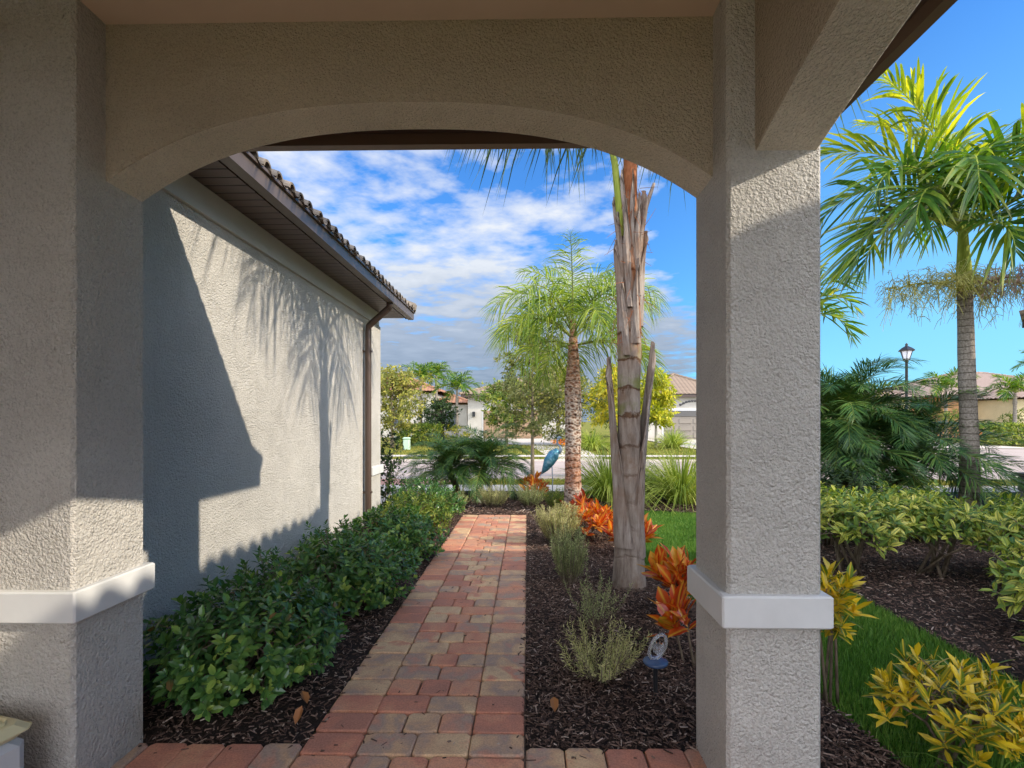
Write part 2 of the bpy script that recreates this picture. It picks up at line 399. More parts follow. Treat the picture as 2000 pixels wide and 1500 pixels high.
def make_shrub(name,label,cat,loc,lm,sm=None,r=(.45,.45,.35),zc=.3,n=160,k=9,L=.05,W=.022,stems=8,group=None,rich=False,spread=(30,85),zmin=-.35,stem_r=.008,droop=.2,inner=.35,upb=.7,base_r=.06,back=.06,lump=.18):
    t=thing(name,label,cat,loc,0,group)
    T,d=shrub_tips(n,r,zc,zmin=zmin,inner=inner,lump=lump)
    T[:,2]=np.maximum(T[:,2],.04)
    f=MB(); whorls(f,T,d*.75+UP*upb,k,L,W,spread,back=back,rich=rich,droop=droop)
    f.build('foliage',lm,t,local=True)
    s=MB()
    for i in range(stems):
        a=rng.uniform(0,6.28); b=np.array([base_r*np.cos(a)*rng.random(),base_r*np.sin(a)*rng.random(),-.03])
        e=T[rng.integers(len(T))]; m=(b+e)/2+np.array([0,0,.06])+rng.normal(0,.02,3)
        s.tube([b,m,e],[stem_r,stem_r*.75,stem_r*.3],6)
        for q in range(3):
            e2=T[rng.integers(len(T))]
            if np.linalg.norm(e2-m)<max(r)*1.1: s.tube([m,(m+e2)/2+np.array([0,0,.03]),e2],[stem_r*.6,stem_r*.45,stem_r*.2],5)
    s.build('stems',sm or B_STEM,t,local=True,smooth=True)
    return t

def frond(az, elev, length, droop, nl, ll, lw, base=(0,0,0), plume=0., ldroop=.35, r0=.018, start=.14, ang=(70,30), prof=None, tw=0., curl=1.6, side=0., seg=2, jit=.06, keel=.35):
    """one feather frond: rachis (mat 1) + leaflets (mat 0)"""
    mb=MB(); m=18
    t=np.linspace(0,1,m)
    th=elev-droop*t**curl
    hx=np.cumsum(np.cos(th))*length/m; hz=np.cumsum(np.sin(th))*length/m
    hx-=hx[0]; hz-=hz[0]
    bend=side*t**2*length
    ca,sa=math.cos(az),math.sin(az)
    P=np.stack([hx*ca-bend*sa, hx*sa+bend*ca, hz],1)+np.array(base)
    mb.tube(P, r0*(1-t*.9), 6, 1)
    T=np.gradient(P,axis=0); T=nrm(T)
    S=nrm(np.cross(T,UP)); Bn=np.cross(S,T)
    tt=np.linspace(start,.995,nl); tt=np.concatenate([tt,tt+.4/nl]).clip(0,1); sg=np.concatenate([np.ones(nl),-np.ones(nl)])
    def ip(A): return np.stack([np.interp(tt,t,A[:,i]) for i in range(3)],1)
    p=ip(P); T_=nrm(ip(T)); S_=nrm(ip(S)); B_=nrm(ip(Bn))
    u=(tt-start)/(1-start)
    pr=prof(u) if prof else (.45+.75*np.sin(np.pi*np.clip(u*.85+.12,0,1)))*(1-.35*u**3)
    l=ll*pr*(1+rng.normal(0,.08,len(tt)))
    an=np.radians(ang[0]+(ang[1]-ang[0])*u+rng.normal(0,5,len(tt)))
    rl=keel+rng.normal(0,1,len(tt))*(plume+.08)+tw
    lat=np.cos(rl)[:,None]*S_*sg[:,None]+np.sin(rl)[:,None]*B_
    D=nrm(np.cos(an)[:,None]*T_+np.sin(an)[:,None]*lat+rng.normal(0,jit,(len(tt),3)))
    wv=nrm(np.cross(D,np.cross(lat,T_)+1e-4)); wv=nrm(T_-D*np.sum(T_*D,1,keepdims=True))
    w=lw*np.clip(pr*1.15,.35,1)[:,None]
    ld=ldroop*l[:,None]*UP*(.8+.4*rng.random((len(tt),1)))
    ss=[0,.3,.62,.85] if seg>2 else [0,.4,.75]
    ws=[.5,1,.85,.5] if seg>2 else [.55,1,.6]
    rows=[]; 
    for s_,w_ in zip(ss,ws):
        c=p+D*l[:,None]*s_-ld*s_**2
        rows+= [c-wv*w*w_*.5, c+wv*w*w_*.5]
    rows.append(p+D*l[:,None]-ld)
    K=len(rows); n=len(tt)
    V=np.stack(rows,1).reshape(-1,3)
    tv=[]; 
    for s_ in ss: tv+=[(s_,0,0),(s_,0,0)]
    tv.append((1,0,0))
    A=np.tile(np.array(tv),(n,1))
    i=np.arange(n)[:,None]*K
    q=[i+np.array([[2*j,2*j+1,2*j+3,2*j+2]]) for j in range(len(ss)-1)]
    mb.add(V,np.concatenate(q),0,A)
    off=mb.n-len(V)
    mb.f.append((i+np.array([[K-3,K-2,K-1]])+off,0))
    return mb

def ring_trunk(mb, prof, path=None, n=20, wob=.02, mi=0, ringamp=0, ringfreq=8):
    """prof: list (z,r); smooth interpolation with fine rings"""
    z=np.array([p[0] for p in prof]); r=np.array([p[1] for p in prof])
    zz=np.linspace(z[0],z[-1],max(10,int((z[-1]-z[0])/.025)))
    rr=np.interp(zz,z,r)
    if ringamp: rr=rr*(1+ringamp*((zz*ringfreq)%1))
    a=np.linspace(0,2*np.pi,n,endpoint=False)
    cx=np.interp(zz,z,[p[2] if len(p)>2 else 0 for p in prof]); cy=np.interp(zz,z,[p[3] if len(p)>3 else 0 for p in prof])
    ph=rng.uniform(0,6,4)
    V=[]
    for k in range(len(zz)):
        w=1+wob*(np.sin(a*2+zz[k]*3+ph[0])+.6*np.sin(a*3-zz[k]*5+ph[1])+.5*np.sin(a*5+zz[k]*11+ph[2]))
        V.append(np.stack([cx[k]+rr[k]*w*np.cos(a),cy[k]+rr[k]*w*np.sin(a),np.full(n,zz[k])],1))
    V=np.concatenate(V); m=len(zz)
    F=[(i*n+k,i*n+(k+1)%n,(i+1)*n+(k+1)%n,(i+1)*n+k) for i in range(m-1) for k in range(n)]
    F.append(tuple(range((m-1)*n,m*n)))
    mb.add(V,F,mi)

def grass_clump(name,label,loc,r,h,n,lm,group=None,cat='ornamental grass',w=.012,rz=0):
    t=thing(name,label,cat,loc,rz,group)
    mb=MB(); a=rng.uniform(0,6.28,n); out=rng.beta(1.3,1.5,n)
    D0=np.stack([np.cos(a)*out*1.1,np.sin(a)*out*1.1,np.ones(n)],1); D0=nrm(D0)
    P0=np.stack([np.cos(a),np.sin(a),np.zeros(n)],1)*(rng.random(n)*r*.3)[:,None]
    l=h*rng.uniform(.7,1.25,n); dr=(.25+.6*out)*l
    sd=nrm(np.cross(D0,UP+rng.normal(0,.3,(n,3))))
    rows=[]; tv=[]
    for s_,w_ in ((0,.7),(.3,1),(.6,.8),(.85,.5)):
        c=P0+D0*(l*s_)[:,None]-UP*(dr*s_**2.4)[:,None]+np.stack([np.cos(a),np.sin(a),0*a],1)*(dr*.5*s_**2)[:,None]
        rows+=[c-sd*w*w_*.5,c+sd*w*w_*.5]; tv+=[(s_,0,0)]*2
    rows.append(P0+D0*l[:,None]-UP*dr[:,None]+np.stack([np.cos(a),np.sin(a),0*a],1)*(dr*.5)[:,None]); tv.append((1,0,0))
    K=9; V=np.stack(rows,1).reshape(-1,3); i=np.arange(n)[:,None]*K
    mb.add(V,np.concatenate([i+np.array([[2*j,2*j+1,2*j+3,2*j+2]]) for j in range(3)]),0,np.tile(np.array(tv),(n,1)))
    mb.f.append((i+np.array([[6,7,8]]),0))
    mb.build('blades',lm,t,local=True)
    return t

def in_poly(x,y,poly):
    c=np.zeros(len(x),bool); j=len(poly)-1
    for i in range(len(poly)):
        xi,yi=poly[i]; xj,yj=poly[j]
        with np.errstate(divide='ignore',invalid='ignore'):
            hit=((yi>y)!=(yj>y))&(x<(xj-xi)*(y-yi)/(yj-yi+1e-12)+xi)
        c^=hit; j=i
    return c
def scatter(poly,n):
    p=np.array(poly); lo=p.min(0); hi=p.max(0)
    xs=[];ys=[];tot=0
    while tot<n:
        x=rng.uniform(lo[0],hi[0],n);y=rng.uniform(lo[1],hi[1],n)
        m=in_poly(x,y,poly); xs.append(x[m]);ys.append(y[m]);tot+=m.sum()
    return np.concatenate(xs)[:n],np.concatenate(ys)[:n]

def blades(mb,poly,n,h=(.03,.07),w=.004,z=0,lean=.45):
    x,y=scatter(poly,n); P=np.stack([x,y,np.full(n,z)],1)
    a=rng.uniform(0,6.28,n); ln=rng.random(n)*lean
    D=nrm(np.stack([np.cos(a)*ln,np.sin(a)*ln,np.ones(n)],1)); b=rng.uniform(0,6.28,n)
    S=np.stack([np.cos(b),np.sin(b),0*b],1)*w*.5; l=rng.uniform(*h,n)[:,None]
    V=np.stack([P-S,P+S,P+D*l*.6+S*.7,P+D*l*.6-S*.7,P+D*l+np.stack([np.cos(a),np.sin(a),-.3+0*a],1)*l*.35*ln[:,None]],1).reshape(-1,3)
    i=np.arange(n)[:,None]*5
    mb.add(V,i+np.array([[0,1,2,3]])); mb.f.append((i+np.array([[3,2,4]])+mb.n-len(V),0))

def chips(mb,poly,n,z=0.,L=(.015,.06),W=(.005,.016),hz=.03):
    x,y=scatter(poly,n); P=np.stack([x,y,z+rng.random(n)**1.5*hz],1)
    a=rng.uniform(0,6.28,n); D=np.stack([np.cos(a),np.sin(a),rng.normal(0,.28,n)],1); D=nrm(D)
    S=nrm(np.cross(D,UP+rng.normal(0,.5,(n,3)))); Nn=np.cross(S,D)
    l=(rng.uniform(0,1,n)**1.7*(L[1]-L[0])+L[0])[:,None]; w=rng.uniform(*W,n)[:,None]; th=w*.35
    V=np.stack([P-D*l/2-S*w/2,P+D*l/2-S*w*.3,P+D*l/2+S*w*.3,P-D*l/2+S*w/2,
                P-D*l*.45-S*w*.3+Nn*th,P+D*l*.45-S*w*.2+Nn*th,P+D*l*.45+S*w*.2+Nn*th,P-D*l*.45+S*w*.3+Nn*th],1).reshape(-1,3)
    i=np.arange(n)[:,None]*8
    mb.add(V,np.concatenate([i+np.array([q]) for q in ((4,5,6,7),(0,1,5,4),(1,2,6,5),(2,3,7,6),(3,0,4,7))]))

def tree_crown(mb_w, mb_l, base_h, height, rad, nb, nleaf, L, W, trunk_r, lean=(0,0), oblong=1., k=7, spread=(25,80), droopb=0.):
    top=np.array([lean[0],lean[1],height])
    tp=[np.array([0,0,-.05]),np.array([lean[0]*.2,lean[1]*.2,base_h*.5]),np.array([lean[0]*.4,lean[1]*.4,base_h]),top*np.array([1,1,.92])]
    mb_w.tube(tp,[trunk_r*1.25,trunk_r,trunk_r*.85,trunk_r*.2],9)
    tips=[];ax=[]
    for i in range(nb):
        f=(i+.5)/nb; z=base_h+(height-base_h)*f*.9
        o=np.array([lean[0]*z/height,lean[1]*z/height,z])
        a=i*2.399+rng.normal(0,.3); rr=rad*(math.sin(math.pi*(.2+.75*f))**.7)*rng.uniform(.75,1.15)
        e=o+np.array([math.cos(a)*rr,math.sin(a)*rr,(.35-droopb)*rr+rng.normal(0,.08)*rad])
        m=(o+e)/2+np.array([0,0,.12*rr*(1+droopb)])
        mb_w.tube([o,m,e],[trunk_r*.35*(1-f*.5),trunk_r*.2,trunk_r*.06],5)
        for j in range(max(3,int(nleaf/nb))):
            s=rng.uniform(.35,1.05); p=(1-s)**2*o+2*s*(1-s)*m+s*s*e
            q=p+rng.normal(0,.17,3)*rad*np.array([1,1,.8])*.9
            tips.append(q); ax.append(nrm((q-o)+np.array([0,0,.2-droopb]))+rng.normal(0,.3,3))
            if rng.random()<.25: mb_w.tube([p,(p+q)/2+np.array([0,0,.02]),q],[trunk_r*.09,trunk_r*.07,trunk_r*.03],4,cap=False)
    whorls(mb_l,np.array(tips),np.array(ax),k,L,W,spread,back=L*1.2)

def make_tree(name,label,loc,lm,bm,base_h,height,rad,nb,nleaf,L,W,tr,group=None,cat='tree',**kw):
    t=thing(name,label,cat,loc,0,group); w=MB(); l=MB()
    tree_crown(w,l,base_h,height,rad,nb,nleaf,L,W,tr,**kw)
    w.build('trunk',bm,t,local=True,smooth=True); l.build('crown',lm,t,local=True); return t

# ------------------------------------------------------------------ architecture helpers
def hip_roof(mb,x0,x1,y0,y1,ze,slope,wl=.3,amp=.05,mi=0,samples=4,skirt=.0):
    W=min(x1-x0,y1-y0)
    def side(p0,dirv,inw,Ln,other):
        n=max(8,int(Ln/wl*samples)); u=np.linspace(0,Ln,n+1)
        run=np.minimum(np.minimum(u,Ln-u),W/2) if Ln>=other-1e-6 else np.minimum(u,Ln-u)
        off=amp*np.abs(np.sin(np.pi*u/wl))
        b=p0[None]+dirv[None]*u[:,None]; b[:,2]=ze+off
        tpt=p0[None]+dirv[None]*u[:,None]+inw[None]*run[:,None]; tpt[:,2]=ze+off+slope*run
        V=np.concatenate([b,tpt]); i=np.arange(n)
        F=np.stack([i,i+1,i+n+2,i+n+1],1)
        mb.add(V,F,mi)
    X,Y=np.array([1.,0,0]),np.array([0,1.,0])
    lx,ly=x1-x0,y1-y0
    side(np.array([x0,y0,ze]),X,Y,lx,ly); side(np.array([x1,y1,ze]),-X,-Y,lx,ly)
    side(np.array([x1,y0,ze]),Y,-X,ly,lx); side(np.array([x0,y1,ze]),-Y,X,ly,lx)
    # hip and ridge caps
    zr=ze+slope*W/2
    if lx>=ly: r0,r1=np.array([x0+W/2,(y0+y1)/2,zr]),np.array([x1-W/2,(y0+y1)/2,zr])
    else: r0,r1=np.array([(x0+x1)/2,y0+W/2,zr]),np.array([(x0+x1)/2,y1-W/2,zr])
    c=[np.array([x0,y0,ze]),np.array([x1,y0,ze]),np.array([x1,y1,ze]),np.array([x0,y1,ze])]
    pairs=[(c[0],r0),(c[2],r1),(r0,r1)]+([(c[1],r1),(c[3],r0)] if lx>=ly else [(c[1],r0),(c[3],r1)])
    for a,b in pairs:
        if np.linalg.norm(b-a)>.05:
            k=max(2,int(np.linalg.norm(b-a)/.4))
            for s in range(k):
                p=a+(b-a)*s/k; q=a+(b-a)*(s+1.08)/k
                mb.tube([p+UP*.05,q+UP*.03],[amp*1.6+.04,amp*1.6+.025],7,mi)

def eave_tiles_y(mb,xe,inward,y0,y1,ze,slope,pitch=.19,r=.07,ln=.55):
    """row of half-round tiles along an eave running in Y; inward = -1 roof goes to -X"""
    n=int((y1-y0)/pitch); a=np.linspace(0,np.pi,9)
    for i in range(n):
        y=y0+(i+.5)*pitch+rng.normal(0,.006); xx=xe+rng.normal(0,.008); zz=ze+rng.normal(0,.004)
        def arc(x,z,rr): return [(x,y+rr*math.cos(q),z+rr*1.05*math.sin(q)) for q in a]
        o0=arc(xx,zz,r); o1=arc(xx+inward*ln,zz+slope*ln,r*.88); i0=arc(xx,zz,r*.72); i1=arc(xx+inward*.3,zz+slope*.3,r*.68)
        V=o0+o1+i0+i1; m=9; F=[]
        for k in range(m-1):
            F.append((k,k+1,m+k+1,m+k)); F.append((2*m+k+1,2*m+k,3*m+k,3*m+k+1)); F.append((k+1,k,2*m+k,2*m+k+1))
        mb.add(V,F,0)
        # pan tile between, sloping below
        yp=y+pitch/2; b=np.linspace(-np.pi,0,7)
        V=[(xx-inward*.0,yp+(pitch-r*1.4)*.5*math.cos(q),zz+.012+.035*math.sin(q)) for q in b]+[(xx+inward*ln,yp+(pitch-r*1.4)*.5*math.cos(q),zz+slope*ln+.012+.035*math.sin(q)) for q in b]
        mb.add(V,[(k,k+1,8+k,7+k) for k in range(6)],0)

def pavers(mb, x0,x1,y0,y1,z=0.,h=.05,g=.0028,b=.008):
    """single tumbled block"""
    j=lambda: rng.normal(0,.0018)
    x0+=g+j();x1-=g+j();y0+=g+j();y1-=g+j();z+=rng.normal(0,.0016)
    c=.016
    def ring(i,zz): 
        return [(x0+c+i,y0+i,zz),(x1-c-i,y0+i,zz),(x1-i,y0+c+i,zz),(x1-i,y1-c-i,zz),(x1-c-i,y1-i,zz),(x0+c+i,y1-i,zz),(x0+i,y1-c-i,zz),(x0+i,y0+c+i,zz)]
    V=ring(0,z-h)+ring(0,z-b)+ring(b*.35,z-b*.35)+ring(b,z)
    F=[tuple(range(24,32))]
    for k in range(3):
        for i in range(8):
            q=(i+1)%8; F.append((k*8+i,k*8+q,k*8+8+q,k*8+8+i))
    mb.add(V,F,0)
# ================================================================== CAMERA, LIGHT, SKY
cam=bpy.data.cameras.new('camera'); co=bpy.data.objects.new('camera',cam); COL.objects.link(co)
cam.lens=18; cam.sensor_width=36; cam.clip_start=.03; cam.clip_end=3000
cam.shift_x=-.00625; cam.shift_y=.036
co.location=(0,0,1.4); co.rotation_euler=(R(90),0,R(1.0)); scene.camera=co
SUN_L=Vector((-1,.345,-.55)).normalized()
sd=bpy.data.lights.new('sun','SUN'); so=bpy.data.objects.new('sun',sd); COL.objects.link(so)
sd.energy=5.0; sd.angle=R(.55); sd.color=(1,.90,.74)
so.rotation_euler=SUN_L.to_track_quat('-Z','Y').to_euler(); so.location=(12,-5,9)
scene.view_settings.view_transform='Standard'; scene.view_settings.look='None'
scene.view_settings.exposure=0; scene.view_settings.gamma=1

w=bpy.data.worlds.new('World'); scene.world=w; w.use_nodes=True
nt=w.node_tree; nt.nodes.clear()
class WN(NT):
    def __init__(s): s.t=nt
W_=WN()
outw=W_.n('ShaderNodeOutputWorld'); bg=W_.n('ShaderNodeBackground'); bg.inputs[1].default_value=.15
sky=W_.n('ShaderNodeTexSky'); sky.sky_type='NISHITA'; sky.sun_disc=False
sky.sun_elevation=math.asin(-SUN_L.z); sky.sun_rotation=math.atan2(-SUN_L.x,-SUN_L.y)
sky.air_density=1.0; sky.dust_density=.35; sky.ozone_density=1.6
dv=W_.n('ShaderNodeTexCoord').outputs['Generated']
sx=W_.n('ShaderNodeSeparateXYZ'); W_.l(dv,sx.inputs[0])
zz=W_.math('MAXIMUM',W_.math('ADD',sx.outputs[2],.06),.03)
cb=W_.n('ShaderNodeCombineXYZ'); W_.l(W_.math('DIVIDE',sx.outputs[0],zz),cb.inputs[0]); W_.l(W_.math('DIVIDE',sx.outputs[1],zz),cb.inputs[1])
mp=W_.n('ShaderNodeMapping'); mp.inputs['Location'].default_value=(3.3,1.2,0); mp.inputs['Rotation'].default_value=(0,0,.5); mp.inputs['Scale'].default_value=(1.0,1.0,1); W_.l(cb.outputs[0],mp.inputs[0])
n1=W_.noise(3.1,6,.56,mp.outputs[0],.1); n2=W_.noise(.9,3,.5,mp.outputs[0])
n3=W_.noise(9,4,.55,mp.outputs[0],.1)
den=W_.math('ADD',W_.math('ADD',W_.math('MULTIPLY',n1,.62),W_.math('MULTIPLY',n3,.22)),W_.math('MULTIPLY',n2,.38))
# cloud field thins out toward +X (towards the sun side), thickens low on the left
side=W_.math('DIVIDE',sx.outputs[0],W_.math('MAXIMUM',W_.math('ABSOLUTE',sx.outputs[1]),.05))
thin=W_.n('ShaderNodeMapRange'); thin.inputs['From Min'].default_value=.22; thin.inputs['From Max'].default_value=.52; thin.inputs['To Min'].default_value=0; thin.inputs['To Max'].default_value=.5; W_.l(side,thin.inputs[0])
low=W_.n('ShaderNodeMapRange'); low.inputs['From Min'].default_value=.34; low.inputs['From Max'].default_value=.12; low.inputs['To Min'].default_value=0; low.inputs['To Max'].default_value=.24; W_.l(sx.outputs[2],low.inputs[0])
den=W_.math('ADD',W_.math('SUBTRACT',den,thin.outputs[0]),low.outputs[0])
mask=W_.ramp(den,[(.55,(0,0,0)),(.64,(.5,.5,.5)),(.75,(.95,.95,.95))])
shade=W_.ramp(W_.math('ADD',W_.math('MULTIPLY',sx.outputs[2],1.0),W_.math('MULTIPLY',n1,.22)),[(.16,(1.9,2.35,3.1)),(.30,(3.0,3.5,4.3)),(.42,(5.6,5.9,6.3)),(.7,(6.8,6.9,7.1))])
# deeper, more saturated clear sky; paler cyan near horizon toward the sun side
skyc=W_.mix(1.0,sky.outputs[0],(.48,1.12,1.85),'MULTIPLY')
cy=W_.n('ShaderNodeMapRange'); cy.inputs['From Min'].default_value=.15; cy.inputs['From Max'].default_value=.75; W_.l(side,cy.inputs[0])
cz=W_.n('ShaderNodeMapRange'); cz.inputs['From Min'].default_value=.55; cz.inputs['From Max'].default_value=.02; W_.l(sx.outputs[2],cz.inputs[0])
skyc=W_.mix(W_.math('MULTIPLY',W_.math('MULTIPLY',cy.outputs[0],cz.outputs[0]),.75),skyc,(2.2,5.2,6.4))
fin=W_.mix(mask,skyc,shade)
# bright glow added to the sky behind the porch to lift the shade
hz=W_.n('ShaderNodeMapRange'); hz.inputs['From Min'].default_value=.05; hz.inputs['From Max'].default_value=-.35; W_.l(sx.outputs[1],hz.inputs[0])
fin=W_.mix(hz.outputs[0],fin,(22.0,23.6,27.5))
W_.l(fin,bg.inputs[0]); W_.l(bg.outputs[0],outw.inputs[0])

# ================================================================== SETTING
def struct(name,mb,mats,smooth=False): return mb.build(name,mats,smooth=smooth,kind='structure')
g=MB(); g.sheet([(-400,-300),(400,-300),(400,700),(-400,700)],-.09); struct('ground',g,G_FARLAWN)
LAWN=[(1.0,-3),(30,-3),(30,10.3),(-1.9,10.3),(-1.9,8.0),(1.0,7)]
g=MB(); g.sheet(LAWN,-.03); struct('lawn',g,G_LAWN)
BED_L=[(-2.156,2.2),(-.968,2.2),(-.968,7.66),(-1.2,8.6),(-2.156,8.6)]
BED_W=[(-.008,2.2),(.9,2.2),(1.04,1.2),(1.62,1.2),(1.5,2.6),(1.42,3.3),(1.25,4.3),(1.12,5.1),(1.1,6.4),(1.02,7.5),(.95,8.6),(.8,10.0),(-1.9,10.0),(-1.7,7.66),(-.008,7.66)]
BED_R=[(2.64,-1),(2.66,4.6),(2.8,6.2),(3.6,7.9),(4.6,9.9),(9.2,10.1),(9.2,-1)]
BED_O=[(.95,8.9),(1.1,8.35),(1.9,8.1),(2.9,7.75),(3.8,7.9),(4.2,8.6),(3.8,9.4),(2.4,9.9),(1.2,9.8)]
for nm,poly in (('planting_bed_soil',BED_L),('planting_bed_soil',BED_W),('planting_bed_soil',BED_R),('planting_bed_soil',BED_O)):
    g=MB(); g.sheet(poly,-.015); struct(nm,g,G_SOIL)
g=MB(); g.sheet([(-2.2,-2.1),(1.1,-2.1),(1.1,2.19),(-.005,2.2),(-.005,7.65),(-.968,7.65),(-.968,2.2),(-2.2,2.2)],-.022); struct('paver_base',g,G_SAND)
# brick paver walkway
g=MB(); PX=[-.966,-.727,-.25,-.01]; y=1.98; k=0
while y<7.6:
    pavers(g,PX[0],PX[1],y,y+.157); pavers(g,PX[2],PX[3],y,y+.157)
    m=PX[1]; n=2 if k%2 else 3; e=np.linspace(PX[1],PX[2],n+1)
    for q in range(n):
        d0=rng.normal(0,.008) if q else 0
        pavers(g,e[q],e[q+1],y,y+.157)
    y+=.157; k+=1
struct('walkway',g,PAVER)
g=MB()
for x0,x1 in ((-2.14,PX[0]),(PX[3],1.0)):
    n=int(round((x1-x0)/.165)); e=np.linspace(x0,x1,n+1)
    for q in range(n): pavers(g,e[q],e[q+1],1.975,2.205)
y=1.818
while y>-1.9:
    x=-2.14; 
    while x<.95:
        wd=rng.choice([.157,.235]); 
        if not (x+wd>PX[0]-.01 and x<PX[3] and y>9): pavers(g,x,min(x+wd,1.0),y,y+.157)
        x+=wd
    y-=.157
x=PX[0]
while y<1.0: break
struct('porch_floor',g,PAVER)
# pavement, verge, road, far side
g=MB(); g.sheet([(-1.9,10.35),(40,10.35),(40,11.35),(-1.9,11.35)],-.018); g.sheet([(8.3,9.2),(9.6,8.6),(13,10.38),(10,10.38)],-.02); struct('sidewalk',g,G_WALK)
g=MB(); g.sheet([(-9,7.5),(-1.9,8.6),(-1.9,11.35),(-9,11.35)],-.024); struct('driveway',g,G_WALK)
g=MB(); g.sheet([(-9,11.35),(-1.9,11.35),(-1.7,12.5),(-9,12.5)],-.02); struct('driveway_apron',g,G_APRON)
g=MB(); g.sheet([(-1.7,11.35),(60,11.35),(60,12.45),(-1.7,12.45)],-.03); struct('verge',g,G_FARLAWN)
g=MB(); g.box(-60,60,12.5,12.72,-.085,-.045); g.box(-60,11.5,18.7,18.9,-.085,-.02); struct('kerb',g,G_WALK)
g=MB(); g.sheet([(-60,12.72),(60,12.72),(60,24),(34,26.5),(26,27.5),(19,28.5),(14.5,24),(11.5,18.7),(-60,18.7)],-.07); struct('road',g,G_ROAD)
g=MB(); g.sheet([(-60,20.6),(9.5,20.6),(9.5,21.6),(-60,21.6)],-.04); struct('sidewalk',g,G_WALK)
g=MB(); g.sheet([(9.6,18.9),(15.2,25.5),(16.2,42),(9.0,42),(8.6,27)],-.045); struct('driveway',g,G_WALK)
g=MB(); g.sheet([(1.0,18.9),(3.0,18.9),(2.6,43),(-4,43),(-4,36),(.2,30)],-.05); struct('driveway',g,G_WALK)
g=MB(); g.sheet([(20,28.4),(27,27.2),(29,38),(24,40)],-.05); struct('driveway',g,G_WALK)

# mulch, grass blades (uncountable)
def stuff(name,label,mb,mats,cat):
    o=mb.build(name,mats); o['kind']='stuff'; tag(o,label,cat); return o
g=MB(); chips(g,BED_L,20000,-.012,(.01,.045),(.004,.010),.028); stuff('bark_mulch','dark shredded bark mulch under the hedge along the stucco wall',g,MULCH,'mulch')
g=MB(); near=[p for p in BED_W]; chips(g,[(-.008,2.2),(.9,2.2),(1.04,1.2),(1.62,1.2),(1.5,2.6),(1.42,3.3),(1.25,4.3),(1.12,5.1),(1.1,6.0),(-.008,6.0)],32000,-.012,(.01,.045),(.004,.010),.028)
chips(g,[(-1.8,7.66),(1.0,7.66),(.8,10),(-1.9,10)],5000,-.012,(.03,.08),(.01,.02)); chips(g,[(-.008,6.0),(1.1,6.0),(1.0,7.66),(-.008,7.66)],4000,-.012)
stuff('bark_mulch','dark bark mulch in the bed between brick walkway and lawn',g,MULCH,'mulch')
g=MB(); chips(g,[(2.64,1.5),(2.66,4.6),(2.8,6.2),(3.6,7.0),(6.2,7.0),(6.2,1.5)],34000,-.012,(.012,.05),(.005,.012),.03); chips(g,BED_O,4000,-.012,(.03,.08),(.01,.02))
stuff('bark_mulch','dark bark mulch below the variegated hedge on the right',g,MULCH,'mulch')
g=MB()
blades(g,[(1.62,1.2),(1.5,2.6),(1.42,3.3),(1.25,4.3),(2.66,4.3),(2.64,1.2)],42000,(.03,.065),.005,-.03)
blades(g,[(1.25,4.3),(1.12,5.1),(1.1,6.4),(1.0,8.2),(2.9,7.8),(2.8,6.2),(2.66,4.3)],42000,(.03,.06),.006,-.03)
blades(g,[(3.0,6.9),(3.4,7.9),(4.6,9.3),(4.2,10.2),(.9,10.2),(.95,9.7),(3.8,9.5),(4.2,8.6),(3.7,7.9),(2.9,7.75)],14000,(.04,.07),.009,-.03)
stuff('lawn_grass','short green lawn grass strip between the two mulch beds',g,L_GRASS,'grass')
g=MB()
blades(g,[(-1.7,11.35),(16,11.35),(16,12.45),(-1.7,12.45)],20000,(.04,.085),.016,-.04)
blades(g,[(-14,18.9),(9.5,18.9),(9.5,20.6),(-14,20.6)],12000,(.05,.09),.03,-.09)
blades(g,[(-14,21.6),(8.5,21.6),(8.5,31),(-14,31)],16000,(.05,.11),.045,-.09)
stuff('verge_grass','yellowish sunlit grass on the verges along the street',g,L_GRASSLIT,'grass')

g=MB(); chips(g,[(-1.0,2.1),(.0,2.1),(.0,7.6),(-1.0,7.6)],110,.001,(.01,.04),(.003,.009),.004); chips(g,[(-1.06,2.1),(-.93,2.1),(-.95,7.6),(-1.06,7.6)],260,.0,(.012,.05),(.004,.012),.006); chips(g,[(-.05,2.1),(.03,2.1),(.03,7.6),(-.03,7.6)],160,.0,(.012,.05),(.004,.012),.006); chips(g,[(-2,2.12),(1.0,2.12),(1.0,2.23),(-2,2.23)],40,.0,(.012,.05),(.004,.012),.006)
stuff('walkway_litter','scattered bark crumbs lying along the edges of the brick walkway',g,MULCH,'litter')

# ================================================================== OWN HOUSE
house=thing('stucco_house','grey stucco house with arched entry porch, tiled roof and brown gutter','house',(0,0,0))
def part(name,mb,m,parent=house,smooth=False): return mb.build(name,m,parent,smooth)
XW=-2.156
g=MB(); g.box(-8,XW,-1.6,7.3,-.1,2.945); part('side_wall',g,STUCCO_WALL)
g=MB(); g.box(1.9,4.69,-6,-3.2,-.1,2.93); part('rear_wall',g,STUCCO_PORCH_BOUNCE)
def pillar(x0,x1,y0,y1,flag):
    g=MB(); g.bbox(x0,x1,y0,y1,-.05,2.995,.012); p=part('pillar',g,STUCCO_WALL)
    g=MB()
    b=.028
    g.bbox(x0-(b if flag else -.02),x1+b,y0-b,y1+b,.655,.772,.006); part('trim_band',g,TRIM,p)
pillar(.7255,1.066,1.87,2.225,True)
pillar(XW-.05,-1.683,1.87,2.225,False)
pillar(.7255,1.066,-1.95,-1.6,True)
